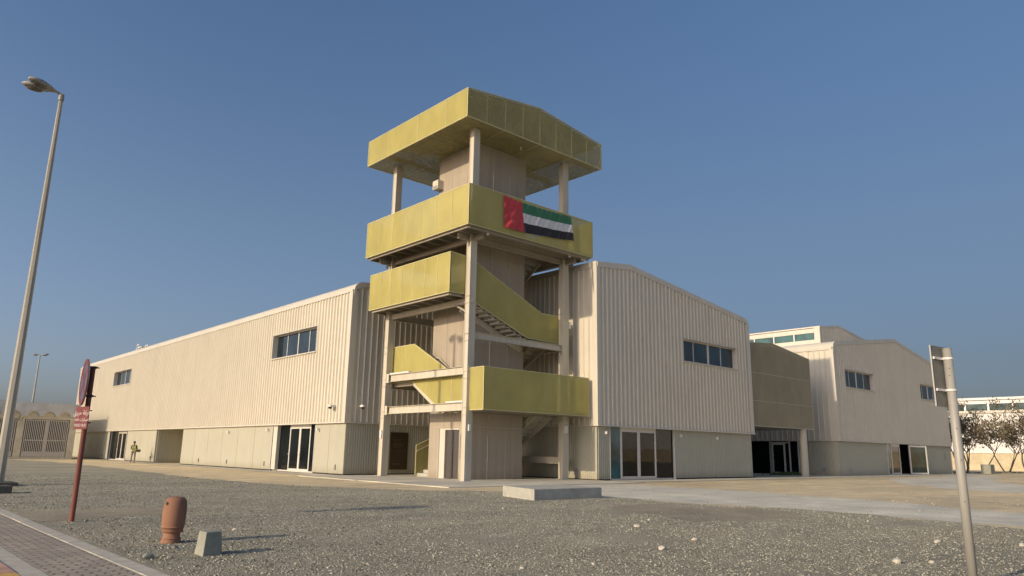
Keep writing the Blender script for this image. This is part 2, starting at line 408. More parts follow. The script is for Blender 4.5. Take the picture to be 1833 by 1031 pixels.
ap = MB(); ap.quad((29.6,23.6,0.02),(86,23.2,0.02),(86,25.6,0.02),(57,27.7,0.02),(57,40,0.02),(45,40,0.02),(45,25.6,0.02),(29.6,25.6,0.02)); struct('front_pavement', ap, M['apron'])
ap = MB(); ap.quad((18.9,35.9,0.02),(20.4,35.9,0.02),(20.5,98,0.02),(19.6,98,0.02)); struct('side_pavement', ap, M['apron'])

M['dust'] = ground_mat('dusty_dirt', (0.24,0.215,0.16), (0.36,0.325,0.25), (0.46,0.42,0.33), 0.9, 36, 0.6)
PATCH = [[(2.95,15.7),(3.6,15.75),(5.2,16.3),(6.6,17.6),(6.0,18.4),(4.4,18.1),(2.95,18.6)],[(13.5,9.2),(16.5,8.2),(18.3,9.8),(17.6,13.0),(16.0,13.6),(14.4,11.6)]]
sheet('dirt_patch', PATCH[0], 0.0165, M['dust'], 0.25, 21)
sheet('dirt_patch', PATCH[1], 0.0165, M['dust'], 0.5, 22)

# brick paving, edging and painted kerb beside the road
def paver_mat():
    mt, t, b = new_mat('brick_paving')
    g = node(t, 'ShaderNodeNewGeometry'); sp = node(t, 'ShaderNodeSeparateXYZ'); t.links.new(g.outputs['Position'], sp.inputs[0])
    def mth(op, *ins):
        n = node(t, 'ShaderNodeMath', operation=op)
        for k, v in enumerate(ins):
            if hasattr(v, 'links'): t.links.new(v, n.inputs[k])
            else: n.inputs[k].default_value = v
        return n.outputs[0]
    # zig-zag (interlocking) rows
    zig = mth('MULTIPLY', mth('PINGPONG', sp.outputs[1], 0.055), 0.7)
    zag = mth('MULTIPLY', mth('PINGPONG', sp.outputs[0], 0.055), 0.5)
    cb = node(t, 'ShaderNodeCombineXYZ'); t.links.new(mth('ADD', sp.outputs[0], zig), cb.inputs[0]); t.links.new(mth('ADD', sp.outputs[1], zag), cb.inputs[1])
    br = node(t, 'ShaderNodeTexBrick'); br.inputs['Scale'].default_value = 1.0
    br.inputs['Brick Width'].default_value = 0.22; br.inputs['Row Height'].default_value = 0.112; br.inputs['Mortar Size'].default_value = 0.011; br.inputs['Mortar Smooth'].default_value = 0.3
    br.inputs['Color1'].default_value = (0.46,0.405,0.34,1); br.inputs['Color2'].default_value = (0.36,0.32,0.27,1); br.inputs['Mortar'].default_value = (0.08,0.068,0.05,1)
    t.links.new(cb.outputs[0], br.inputs['Vector'])
    n2 = noise(t, coord(t), 25, 6, 0.7); n1 = noise(t, coord(t), 1.2, 5)
    a = mix(t, br.outputs['Color'], ramp(t, n2, [(0.3,(0.85,)*3),(0.7,(1.15,)*3)]), 1.0, 'MULTIPLY')
    a = mix(t, a, ramp(t, n1, [(0.3,(0.85,)*3),(0.7,(1.12,1.1,1.05))]), 1.0, 'MULTIPLY')
    t.links.new(a, b.inputs['Base Color']); b.inputs['Roughness'].default_value = 0.9; b.inputs['Specular IOR Level'].default_value = 0.2
    inv = mth('SUBTRACT', 1.0, br.outputs['Fac']); bump(t, inv, b, 0.6, 0.01); return mt
M['paver'] = paver_mat()
M['kerbpale'] = concrete('kerb_concrete', (0.52,0.49,0.41), 4)
def curve_x(x, y): return x + 0.012*((y-13.5)/4.5)**2 - (0.10 if y > 0 else 0)*0 
def strip(x0, x1, z, mat, name, y0=-25, y1=60, dy=1.0, dz=0.0):
    g = MB(); y = y0
    while y < y1:
        g.quad((curve_x(x0,y),y,z),(curve_x(x1,y),y,z),(curve_x(x1,y+dy),y+dy,z),(curve_x(x0,y+dy),y+dy,z)); y += dy
    return struct(name, g, mat)
strip(KX-0.4, 2.70, 0.014, M['paver'], 'pavement', -1, 26)
def kerbs(name, x0, x1, z1, mats, L=0.9, y0=4.0, y1=25, z0=-0.2, pick=lambda i: 0):
    g = MB(); y = y0; i = 0
    while y < y1:
        a, b = curve_x(x0, y), curve_x(x0, y+L); g_ = 0.006
        n = len(g.v); w = x1-x0; jz = random.uniform(-0.003,0.003)
        g.v += [(a,y+g_,z0),(a+w,y+g_,z0),(b+w,y+L-g_,z0),(b,y+L-g_,z0),(a,y+g_,z1+jz),(a+w,y+g_,z1+jz),(b+w,y+L-g_,z1+jz),(b,y+L-g_,z1+jz)]
        for q in ((0,3,2,1),(4,5,6,7),(0,1,5,4),(1,2,6,5),(2,3,7,6),(3,0,4,7)): g.f.append(tuple(n+k for k in q)); g.m.append(pick(i))
        y += L; i += 1
    return struct(name, g, mats, bevel=0.008)
kerbs('kerb_edging', 2.66, 2.87, 0.022, [M['kerbpale']])
kerbs('kerb_edging', 1.66, 1.89, 0.020, [M['kerbpale']], L=1.4)
M['kerbpink'] = painted('kerb_faded_red', (0.55,0.33,0.24), 0.8, 0.2, 0.15); M['kerbyellow'] = painted('kerb_yellow', (0.62,0.40,0.10), 0.8, 0.2, 0.15)
kerbs('painted_kerb', 1.46, 1.655, 0.03, [M['kerbpink'], M['kerbyellow']], L=1.0, y0=4.6, pick=lambda i: 1 if i % 2 == 0 else 0)

# ---- loose stones
def inside(px, py, poly):
    c = np.zeros(len(px), bool); j = len(poly)-1
    for i in range(len(poly)):
        xi, yi = poly[i][:2]; xj, yj = poly[j][:2]
        c ^= ((yi > py) != (yj > py)) & (px < (xj-xi)*(py-yi)/(yj-yi+1e-12)+xi); j = i
    return c
def stone_field(name, n, dmin, dmax, smin, smax, mat, region, seed, power=1.0, z=0.012, maxaz=86, minaz=9):
    rg = np.random.default_rng(seed)
    d = dmin*(dmax/dmin)**(rg.random(n)**power); az = np.radians(rg.uniform(minaz, maxaz, n))
    x, y = d*np.cos(az), d*np.sin(az); k = region(x, y); x, y, d = x[k], y[k], d[k]; n = len(x)
    s = smin*(smax/smin)**(rg.random(n)**1.8)*(1+d/45)
    base = np.array([(1,0,0),(0,1,0),(-1,0,0),(0,-1,0),(0,0,1),(0,0,-1),(.6,.6,.5),(-.6,.5,.55)])[:6]
    V = base[None]*rg.uniform(0.65,1.25,(n,6,3)); a = rg.uniform(0,6.28,n); ca, sa = np.cos(a), np.sin(a)
    V = np.stack([V[:,:,0]*ca[:,None]-V[:,:,1]*sa[:,None], V[:,:,0]*sa[:,None]+V[:,:,1]*ca[:,None], V[:,:,2]*0.62], 2)*s[:,None,None]
    V += np.stack([x, y, np.full(n, z)+s*0.18], 1)[:,None,:]
    F = np.array([(0,1,4),(1,2,4),(2,3,4),(3,0,4),(1,0,5),(2,1,5),(3,2,5),(0,3,5)])
    F = (F[None]+(np.arange(n)*6)[:,None,None]).reshape(-1,3)
    me = bpy.data.meshes.new(name); me.vertices.add(n*6); me.vertices.foreach_set('co', V.reshape(-1))
    me.loops.add(len(F)*3); me.loops.foreach_set('vertex_index', F.reshape(-1)); me.polygons.add(len(F))
    me.polygons.foreach_set('loop_start', np.arange(0, len(F)*3, 3)); me.polygons.foreach_set('loop_total', np.full(len(F), 3)); me.update(); me.validate()
    me.materials.append(mat); o = bpy.data.objects.new(name, me); col.objects.link(o); return o
def stone_mat(name, stops):
    mt, t, b = new_mat(name)
    g = node(t, 'ShaderNodeNewGeometry'); t.links.new(ramp(t, g.outputs['Random Per Island'], stops), b.inputs['Base Color'])
    b.inputs['Roughness'].default_value = 0.9; b.inputs['Specular IOR Level'].default_value = 0.2; return mt
M['stones'] = stone_mat('crushed_stone', [(0.0,(0.07,0.069,0.056)),(0.3,(0.19,0.186,0.15)),(0.75,(0.39,0.38,0.31)),(0.97,(0.50,0.485,0.40)),(1.0,(0.66,0.64,0.54))])
M['palestones'] = stone_mat('pale_limestone', [(0.0,(0.32,0.29,0.23)),(1.0,(0.52,0.48,0.40))])
ingr = lambda x, y: inside(x, y, GR)
tag(stone_field('gravel', 190000, 7.2, 40, 0.0045, 0.0165, M['stones'], lambda x, y: ingr(x, y) & (x > 2.95) & (~(inside(x, y, PATCH[0]) | inside(x, y, PATCH[1])) | (rng.random(len(x)) < 0.15)) & ((np.sin(x*0.9+np.sin(y*0.7)*1.5)+np.sin(y*1.3+x*0.35)+np.sin(x*2.3-y*1.1)*0.6+rng.normal(0,0.5,len(x))) < 1.75), 11, 0.85), 'grey crushed stone covering the open lot', 'gravel', kind='stuff')
pr = lambda x, y: (x > 3.0) & (y < 22.5) & (x < 40) & ((np.sin(x*1.3+y*0.7)+np.sin(y*1.9-x*0.4)+np.sin(x*0.35)) > 0.1)
tag(stone_field('pebbles', 1700, 7.0, 34, 0.008, 0.026, M['palestones'], pr, 12, 0.8, maxaz=70), 'pale limestone chips scattered over the grey lot', 'pebbles', kind='stuff')
tag(stone_field('sand_grit', 1800, 17, 60, 0.008, 0.018, M['palestones'], lambda x, y: ~ingr(x, y) & (x > 12) & ((x < 20.2) | (y < 22.5)) & ((y < 22.6) | (x < 17.3)), 13, 0.8), 'small pale grit over the sandy ground near the buildings', 'grit', kind='stuff')

# ================================================================= MAIN WAREHOUSE
SOF = 2.85
def zr1(x):                                    # roof line of the main building
    if x < 21.1: return 10.2+0.5*math.sqrt(max(0, 1-((21.1-x)/0.6)**2))
    if x < 32.3: return 10.7+(x-21.1)/11.2*1.25
    if x < 44.25: return 11.95-(x-32.3)/11.95*1.45
    return 10.0+0.5*math.sqrt(max(0, 1-((x-44.25)/0.6)**2))
RX1 = [20.5,20.52,20.58,20.68,20.82,21.0,21.1,24,28,29.4,32.3,36,40,44.25,44.4,44.6,44.75,44.82,44.85]
A = thing('warehouse', (20.5, 36.1, 0), 'long beige ribbed metal warehouse wrapping behind the yellow stair tower, with rounded eaves', 'building')
FT = 0.30
w1 = (40.0, 46.0, 7.06, 8.58); w2 = (77.6, 83.5, 7.3, 8.72)
corr('x', 20.5, -1, 36.35, 98.3, SOF, 10.16, holes=(w1, w2)).build('upper_wall', M['clad'], A)
corr('y', 36.1, -1, 20.78, 29.4, SOF, lambda x: zr1(x)-0.25, pitch=0.38, rib=0.04, depth=0.06, broad=RX1).build('upper_wall', M['clad'], A)
corr('x', 29.4, -1, 26.0, 36.1, SOF, 11.33, pitch=0.38, rib=0.04, depth=0.06).build('upper_wall', M['clad'], A)
wr = (37.2, 43.2, 6.93, 8.28)
corr('y', 25.75, -1, 29.6, 44.55, SOF, lambda x: zr1(x)-0.28, holes=(wr,), broad=RX1).build('upper_wall', M['clad'], A)
g = MB(); g.quad((44.85,25.75,SOF),(44.85,98.5,SOF),(44.85,98.5,10.0),(44.85,25.75,10.0)); g.quad(*[(x,98.5,zr1(x)) for x in RX1], (44.85,98.5,0), (20.5,98.5,0))
g.build('upper_wall', M['clad'], A)
# corner posts and base flashings
t = MB()
t.box(20.41,20.8,36.02,36.1,SOF,10.15); t.box(20.41,20.5,36.1,36.36,SOF,10.2); t.box(20.44,20.52,98.2,98.5,SOF,10.2)
t.box(29.32,29.62,25.66,25.75,SOF,11.4); t.box(29.32,29.4,25.75,26.02,SOF,11.4); t.box(44.5,44.9,25.66,25.75,SOF,10.1)
t.box(20.40,20.6,36.0,98.5,SOF-0.07,SOF-0.001); t.box(20.6,29.3,35.99,36.2,SOF-0.07,SOF-0.001); t.box(29.3,29.5,25.75,36.0,SOF-0.07,SOF-0.001); t.box(29.3,44.95,25.62,25.748,SOF-0.07,SOF-0.001)
t.build('corner_trim', M['trim'], A)
# soffit under the overhang
g = MB(); g.box(20.6,20.95,36.25,98.4,SOF-0.02,SOF+0.02); g.box(29.5,44.8,25.8,26.1,SOF-0.02,SOF+0.02); g.box(20.95,44.8,36.25,98.4,SOF-0.02,SOF+0.03); g.box(29.5,44.8,26.1,36.25,SOF-0.02,SOF+0.03)
g.build('soffit', M['trim'], A)
# roof skin: curved eaves and gentle gable
rf = MB()
for a, b in zip(RX1, RX1[1:]):
    y0 = 36.05 if b <= 29.4001 else 25.70
    rf.quad((a,y0,zr1(a)),(b,y0,zr1(b)),(b,98.5,zr1(b)),(a,98.5,zr1(a)))
rf.box(20.40,20.52,36.06,98.5,10.201,10.23)
ro = rf.build('roof', M['roof'], A)
# eaves fascias
fa = MB()
for a, b in zip(RX1, RX1[1:]):
    y0 = 36.05 if b <= 29.4001 else 25.70
    if a >= 44.5: za, zb = 9.75, 9.75
    elif b <= 20.8: za, zb = 9.95, 9.95
    else: za, zb = zr1(a)-FT, zr1(b)-FT
    fa.prism([(a,y0-0.05,min(za,zr1(a)-.05)),(b,y0-0.05,min(zb,zr1(b)-.05)),(b,y0-0.05,zr1(b)+0.015),(a,y0-0.05,zr1(a)+0.015)], (0,0.10,0))
fa.box(29.33,29.44,25.7,36.05,11.33,11.66); fa.box(20.40,20.46,36.04,98.5,10.10,10.2)
fa.build('fascia', M['trim'], A)
# rails and vents on the far roof
for y in (77.6, 80.6):
    g = MB()
    for dy in (0, 0.55):
        g.tube((21.6,y+dy,10.7),(21.6,y+dy,11.55 if y > 79 else 11.2),0.035,n=6)
    g.tube((21.6,y,11.5 if y > 79 else 11.15),(21.6,y+0.55,11.5 if y > 79 else 11.15),0.035,n=6); g.tube((21.6,y+.55,11.1),(21.6,y+1.0,11.1),0.03,n=6)
    g.build('roof_rail', M['white'], A)
g = MB(); g.box(21.3,21.9,78.6,79.8,11.0,11.08); g.box(21.4,21.5,78.7,78.8,10.7,11.0); g.box(21.4,21.5,79.6,79.7,10.7,11.0); g.build('roof_vent', M['white'], A)
# windows
window(A, 'x', 20.5, -1, *w1, [(0.25,0.06),(0.5,0.10),(0.75,0.06)], label='four-pane ribbon window nearest the stair tower on the sunlit side')
window(A, 'x', 20.5, -1, *w2, [(0.25,0.06),(0.5,0.10),(0.75,0.06)], label='four-pane ribbon window near the far end of the sunlit side')
window(A, 'y', 25.75, -1, *wr, [(0.25,0.06),(0.52,0.20),(0.76,0.06)], label='four-pane ribbon window on the shaded front')
# lower walls (finely ribbed), set back a little
LY = 0.02
def lower(axis, c, a, b, **k): return corr(axis, c, -1, a, b, 0.02, SOF-0.02, pitch=0.15, depth=0.022, rib=0.045, **k)
lw = MB(); xl = 20.58
def flat_panels(y0, y1, n):
    w = (y1-y0)/n
    for i in range(n):
        g.box(xl, xl+0.05, y0+i*w+0.012, y0+(i+1)*w-0.012, 0.03, SOF-0.03)
for y0, y1, n in ((36.14,39.6,2),(45.2,61.6,6),(68.2,76.7,4),(82.8,98.4,7)):
    g = MB(); flat_panels(y0, y1, n); g.box(xl+0.03, xl+0.1, y0, y1, 0.0, SOF-0.025)
    g.build('lower_wall', M['lower'], A)
lower('y', 36.16, 20.62, 29.4).build('lower_wall', M['lower'], A)
lower('x', 29.46, 25.86, 36.2).build('lower_wall', M['lower'], A)
lower('y', 25.86, 29.48, 30.5).build('lower_wall', M['lower'], A)
lower('y', 25.86, 36.3, 44.75).build('lower_wall', M['lower'], A)
lower('x', 44.75, 25.9, 60).build('lower_wall', M['lower'], A)
# recessed bay on the long side
lower('y', 61.7, 20.62, 24.0).build('recess_wall', M['lower'], A); 
corr('y', 68.1, -1, 20.62, 24.0, 0.02, SOF-0.02, pitch=0.15, depth=0.022, rib=0.045).build('recess_wall', M['lower'], A); corr('x', 24.0, -1, 61.6, 68.2, 0.02, SOF-0.02, pitch=0.15, depth=0.022, rib=0.045).build('recess_wall', M['lower'], A)
entrance(A, 'x', 20.58, -1, 39.6, 45.2, SOF-0.03, [('fixed',44.55,43.2),('leaf',41.85,43.2),('leaf',40.5,41.85),('fixed',39.6,40.5)], 0.25)
g = MB(); g.box(20.6,20.85,44.6,45.16,0.1,SOF-0.03); g.build('door_reveal', M['trim'], A)
entrance(A, 'x', 20.58, -1, 76.7, 82.8, SOF-0.03, [('fixed',82.8,80.5),('leaf',80.5,79.1),('leaf',79.1,77.7),('fixed',77.7,76.7)], 0.25)
entrance(A, 'y', 25.84, -1, 30.5, 36.2, SOF-0.03, [('teal',30.5,31.45),('leaf',31.45,33.0),('leaf',33.0,34.55),('fixed',34.55,36.1)], 0.12)
# dark interior closing the openings and the inner recesses
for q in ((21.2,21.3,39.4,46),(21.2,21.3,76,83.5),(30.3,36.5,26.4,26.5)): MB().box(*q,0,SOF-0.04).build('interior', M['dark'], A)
g = MB()
for y in (46.1, 52.2, 57.6, 69.1, 84.6, 37.0): MB().box(20.52,20.58,y-0.06,y+0.06,0.28,0.55).build('socket_box', M['lamphead'], A)
for x in (31.9-1.4, 31.9-1.75): pass
for y in (27.9, 27.35): MB().box(29.40,29.46,y-0.13,y+0.13,0.28,0.55).build('socket_box', M['lamphead'], A)
for p in ((20.48,52.2,2.45),(20.48,44.9+0.9,2.55),(20.48,39.1,2.5)):
    g = MB(); g.tube(p, (p[0]+0.1,p[1],p[2]), 0.05, n=8); g.tube((p[0]-0.05,p[1],p[2]-0.12),(p[0]-0.05,p[1],p[2]+0.05),0.06,n=10); g.build('wall_light', M['white'], A)
for p in ((30.1,25.8,2.5),(36.8,25.8,2.5),(40.6,25.8,2.45)):
    g = MB(); g.tube(p, (p[0],p[1]+0.08,p[2]), 0.05, n=8); g.tube((p[0],p[1]-0.04,p[2]-0.12),(p[0],p[1]-0.04,p[2]+0.05),0.06,n=10); g.build('wall_light', M['white'], A)
def cctv(p, out, parent):
    g = MB(); q = Vector(p); o = Vector(out)
    g.bar(q, q+o*0.28, 0.10, 0.10); g.tube(q+o*0.28+Vector((0,0,0.06)), q+o*0.28-Vector((0,0,0.05)), 0.13, 0.13, n=14)
    c = g.build('security_camera', M['white'], parent)
    g = MB(); g.lathe([(0.11,0),(0.10,-0.06),(0.06,-0.11),(0.01,-0.12)], q+o*0.28-Vector((0,0,0.052)), 14); g.build('dome', M['black'], c, smooth=True)
cctv((20.46,37.3,3.72), (-1,0,0), A); cctv((21.35,36.06,3.72), (0,-1,0), A)
# information board on the recessed end wall
bd = MB(); bd.box(23.44,24.62,36.03,36.10,0.30,2.37); bo = bd.build('notice_board', M['board'], A)
g = MB(); g.box(23.44,24.62,36.02,36.029,1.33,1.345)
for i, (z, w) in enumerate(((1.95,0.6),(1.88,0.5),(1.74,0.7),(1.67,0.65),(1.60,0.7),(1.53,0.45),(0.62,0.55),(0.57,0.5))): g.box(23.60,23.60+w,36.02,36.029,z,z+0.02)
g.box(23.44,24.62,36.015,36.03,0.30,0.325); g.build('board_lettering', M['board_gold'], bo)

# ================================================================= STAIR TOWER
T = thing('stair_tower', (24.8, 30.2, 0), 'tall open steel stair tower clad in yellow-green perforated panels at the warehouse corner', 'tower')
# lift core with joints between its panels
for q in ((20.572,20.58,36.1,39.6),(20.572,20.58,45.2,61.6),(20.572,20.58,68.2,76.7),(20.572,20.58,82.8,98.4),(20.62,29.4,36.125,36.13),(29.425,29.43,25.86,36.1),(29.46,30.5,25.815,25.83),(36.3,44.8,25.815,25.83)): MB().box(*q,0.0,0.075).build('base_gap', M['dark'], A)
for q in ((57.6,66.7,25.80,25.82),(74.6,81.9,25.80,25.82)): pass
core = MB(); core.box(23.0,26.55,28.45,29.24,0.03,17.5); core.box(23.0,26.55,30.87,31.75,0.03,17.5); core.box(23.0,26.55,29.24,30.87,2.5,17.5)
core.box(23.6,26.55,29.24,30.87,0.03,2.5)
co = core.build('lift_core', M['core'], T)
j = MB()
for z in (2.55, 5.6, 8.7, 11.8, 14.9): j.box(22.985,26.565,28.435,28.45,z,z+0.02); j.box(22.985,23.0,28.435,31.765,z,z+0.02)
for x in (24.18, 25.37): j.box(x,x+0.022,28.43,28.45,0.03,17.4)
for y in (29.2, 30.87-0.35): j.box(22.982,23.0,y,y+0.022,2.5,17.4)
j.build('panel_joint', M['core_joint'], co)
g = MB(); g.box(23.10,23.15,29.26,30.40,0.04,2.42); ldr = g.build('lift_door', M['lift'], co)
g = MB(); g.box(23.08,23.1,29.83,29.845,0.05,2.42); g.build('door_seam', M['black'], ldr)
g = MB(); g.box(23.02,23.3,30.42,30.86,0.03,2.5); g.box(23.02,23.6,29.24,30.42,2.42,2.5); g.build('door_reveal', M['trim'], co)
g = MB(); g.box(22.97,23.0,28.9,29.1,1.0,2.2); g.build('call_panel', M['black'], co)
g = MB(); g.box(22.62,23.0,31.35,31.85,15.6,16.1); 
ac = g.build('equipment_box', M['trim'], co); g = MB(); g.box(22.60,22.62,31.42,31.78,15.64,15.78); g.build('vent_grille', M['lamphead'], ac)
# columns: hollow sections with flange plates where beams meet
CX = [(21.69,22.09),(28.21,28.64)]; CY = [(27.11,27.44),(34.14,34.49)]
for (x0,x1) in CX:
    for (y0,y1) in CY:
        g = MB(); g.box(x0,x1,y0,y0+0.03,0.03,17.5); g.box(x0,x1,y1-0.03,y1,0.03,17.5); g.box(x0+0.02,x1-0.02,y0+0.03,y1-0.03,0.03,17.5)
        for z in (3.4,6.9,8.75,12.0,5.1): g.box(x0-0.02,x1+0.02,y0-0.02,y1+0.02,z-0.02,z); g.box(x0-0.02,x1+0.02,y0-0.02,y1+0.02,z-0.36,z-0.34)
        c = g.build('column', M['steel'], T)
        g = MB(); g.box(x0-0.1,x1+0.1,y0-0.1,y1+0.1,0.03,0.05); g.build('base_plate', M['galv'], c)
# beams
def ibeam(a, b, w=0.2, h=0.34, name='beam', par=None):
    g = MB(); isec(g, a, b, w, h); return g.build(name, M['steel'], par or T)
yF, yB, xF, xB = 27.28, 34.32, 21.88, 28.43
for z in (3.45, 5.16): 
    b = ibeam((xF,27.44,z),(xF,34.14,z),0.2,0.385)
    g = MB()
    for k in range(5): g.box(xF-0.14,xF+0.02,33.96,34.10,z-0.17+k*0.075,z-0.14+k*0.075)
    g.box(xF-0.16,xF-0.14,33.92,34.14,z-0.24,z+0.24)
    g.build('end_plate', M['steel'], b)
ibeam((22.09,yF,6.86),(28.21,yF,6.86),0.2,0.325)
ibeam((xB,27.44,1.0),(xB,34.14,1.0),0.2,0.34); ibeam((xB,27.44,3.1),(xB,34.14,3.1)); ibeam((xB,27.44,6.9),(xB,34.14,6.9)); ibeam((22.09,yB,8.6),(28.21,yB,8.6))
ibeam((22.09,yB,4.8),(28.21,yB,4.8))
for q in ((21.76,21.96,32.1,33.9,5.36,5.43),(21.76,21.96,27.5,28.8,3.65,3.72)): MB().box(*q).build('cable_tray', M['white'], T)

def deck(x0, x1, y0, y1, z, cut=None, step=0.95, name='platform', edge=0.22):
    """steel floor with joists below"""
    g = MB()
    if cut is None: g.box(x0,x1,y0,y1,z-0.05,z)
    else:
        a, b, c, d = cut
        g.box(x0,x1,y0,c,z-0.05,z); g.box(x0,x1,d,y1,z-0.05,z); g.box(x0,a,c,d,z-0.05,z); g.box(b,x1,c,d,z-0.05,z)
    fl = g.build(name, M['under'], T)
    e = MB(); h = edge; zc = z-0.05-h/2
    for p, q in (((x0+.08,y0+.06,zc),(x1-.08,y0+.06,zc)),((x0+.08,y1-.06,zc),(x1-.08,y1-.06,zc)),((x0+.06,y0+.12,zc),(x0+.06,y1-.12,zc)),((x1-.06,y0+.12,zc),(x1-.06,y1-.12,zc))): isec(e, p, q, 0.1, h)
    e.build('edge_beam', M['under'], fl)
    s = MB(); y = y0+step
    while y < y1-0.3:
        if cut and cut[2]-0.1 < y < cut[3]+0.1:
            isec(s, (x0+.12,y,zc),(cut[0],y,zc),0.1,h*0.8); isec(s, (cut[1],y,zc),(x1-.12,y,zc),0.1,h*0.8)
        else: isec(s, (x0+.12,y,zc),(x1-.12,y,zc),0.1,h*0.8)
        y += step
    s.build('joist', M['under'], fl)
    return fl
CUT = (22.95,26.6,28.4,31.8)
deck(20.78,29.4,26.18,35.22,12.06,CUT,0.9)
for a_, b_ in (((xF,26.4,11.64),(xF,35.0,11.64)),((xB,26.4,11.64),(xB,35.0,11.64)),((21.0,yF,11.64),(29.2,yF,11.64)),((21.0,yB,11.64),(29.2,yB,11.64))):
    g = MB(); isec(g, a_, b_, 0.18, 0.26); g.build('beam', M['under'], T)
deck(20.82,22.9,27.55,34.7,8.98,None,0.9); ibeam((xF,27.1,8.55),(xF,34.6,8.55),0.2,0.26)
deck(26.3,28.4,27.55,33.6,7.12,None,0.9); deck(21.98,29.0,26.18,28.38,3.42,None,0.8,edge=0.16); deck(22.25,24.4,32.3,34.5,5.0); deck(26.7,28.3,31.2,34.2,1.35,None,0.8)
# knee braces
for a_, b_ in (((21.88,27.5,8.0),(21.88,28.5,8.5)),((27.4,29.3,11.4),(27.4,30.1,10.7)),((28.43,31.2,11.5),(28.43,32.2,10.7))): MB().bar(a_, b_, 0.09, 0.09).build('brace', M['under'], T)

def stairs(axis, fixed0, fixed1, a, za, b, zb, n, inner_only=False, drop=0.12):
    """flight along axis from (a,za) up to (b,zb) between fixed0 and fixed1"""
    st = MB()
    for fx in ((fixed1,) if inner_only else (fixed0, fixed1)):
        if axis == 'x': st.bar((a,fx,za-drop),(b,fx,zb-drop),0.05,0.32)
        else: st.bar((fx,a,za-0.12),(fx,b,zb-0.12),0.05,0.32)
    fl = st.build('stair_flight', M['steel'], T)
    tr = MB(); s = 1 if b > a else -1; w = abs(b-a)/n
    for i in range(n):
        u = a+s*(i*w); z = za+(zb-za)*(i+1)/n; h = (zb-za)/n
        if axis == 'x': tr.box(u, u+s*(w+0.03), fixed0+.03, fixed1-.03, z-0.05, z); tr.box(u, u+s*0.02, fixed0+.03, fixed1-.03, z-h, z-0.05)
        else: tr.box(fixed0+.03, fixed1-.03, u, u+s*(w+0.03), z-0.05, z); tr.box(fixed0+.03, fixed1-.03, u, u+s*0.02, z-h, z-0.05)
    tr.build('tread', M['concrete'], fl); return fl
stairs('x', 27.54, 28.40, 26.3, 6.86, 22.2, 8.52, 11, True, 0.22)
stairs('y', 22.28, 22.95, 29.8, 3.42, 32.3, 5.0, 9)
stairs('y', 26.9, 28.1, 31.2, 1.35, 27.9, 3.4, 11)
stairs('y', 26.9, 28.1, 32.2, 5.0, 28.2, 7.25, 12)
stairs('x', 32.3, 33.5, 24.4, 0.15, 26.9, 1.35, 7)
stairs('y', 26.9, 28.1, 33.2, 9.0, 28.9, 12.0, 14)
# first concrete steps and their green guard
g = MB(); g.box(23.55,24.2,32.2,33.5,0.03,0.20); g.box(23.95,24.6,32.2,33.5,0.2,0.37); g.build('first_step', M['concrete'], T)

def guard(name, pts, plane, val, seams, th=0.04, mat='mesh', fmat='mesh_frame', par=None, label=None, ew=0.034):
    """perforated panel run: polygon pts in the plane, framed, with vertical seams"""
    off = (th,0,0) if plane == 'x' else (0,th,0)
    p3 = [((val-th/2,a,z) if plane == 'x' else (a,val-th/2,z)) for a, z in pts]
    g = MB(); g.prism(p3, off); o = g.build(name, M[mat], par or T)
    if label: o['label'] = label
    e = MB(); n = len(pts)
    c3 = [((val,a,z) if plane == 'x' else (a,val,z)) for a, z in pts]
    for i in range(n):
        e.bar(c3[i], c3[(i+1) % n], th+0.02, ew)
    # seams clipped against the polygon
    for s in seams:
        zs = []
        for i in range(n):
            (a, za), (b, zb) = pts[i], pts[(i+1) % n]
            if (a-s)*(b-s) < 0: zs.append(za+(zb-za)*(s-a)/(b-a))
        if len(zs) >= 2:
            zs.sort(); c = (val, s, 0) if plane == 'x' else (s, val, 0)
            e.bar((c[0],c[1],zs[0]+0.02),(c[0],c[1],zs[-1]-0.02),th+0.016,0.026)
    e.build('panel_edge', M[fmat], o); return o
def rect(a, b, z0, z1): return [(a,z0),(b,z0),(b,z1),(a,z1)]
def even(a, b, n): return [a+(b-a)*i/n for i in range(1, n)]
# viewing deck: full ring
guard('guard_panel', rect(26.1,35.3,11.93,13.95), 'x', 20.7, even(26.1,35.3,7), label='sunlit yellow perforated side of the upper deck')
guard('guard_panel', rect(20.72,29.48,11.93,13.95), 'y', 26.1, even(20.72,29.48,7), label='shaded olive side of the upper deck, carrying the flag')
guard('guard_panel', rect(26.12,35.28,11.93,13.95), 'x', 29.48, even(26.1,35.3,7)); guard('guard_panel', rect(20.72,29.46,11.93,13.95), 'y', 35.3, even(20.7,29.5,7))
# second landing and the flight going down to the right
guard('guard_panel', rect(27.5,34.75,8.85,10.83), 'x', 20.77, even(27.5,34.75,7))
guard('guard_panel', [(20.79,8.85),(21.9,8.87),(22.3,8.56),(25.9,7.18),(28.4,7.14),(28.4,8.64),(26.95,8.62),(21.95,10.74),(20.79,10.84)], 'y', 27.5, [21.75,23.9,25.2,26.35,27.35], label='slanting olive guard of the stair between the front columns')
guard('guard_panel', rect(20.8,22.9,8.85,10.83), 'y', 34.75, [21.8]); guard('guard_panel', rect(27.52,33.6,7.15,8.65), 'x', 28.42, even(27.5,33.6,5))
# left flight
guard('guard_panel', [(34.4,4.95),(32.31,4.93),(30.2,3.66),(28.0,3.55),(28.0,5.25),(29.15,5.28),(32.26,6.91),(34.4,6.9)], 'x', 22.18, [28.9,29.9,31.0,32.26,33.3], label='slanting yellow guard of the lower left flight')
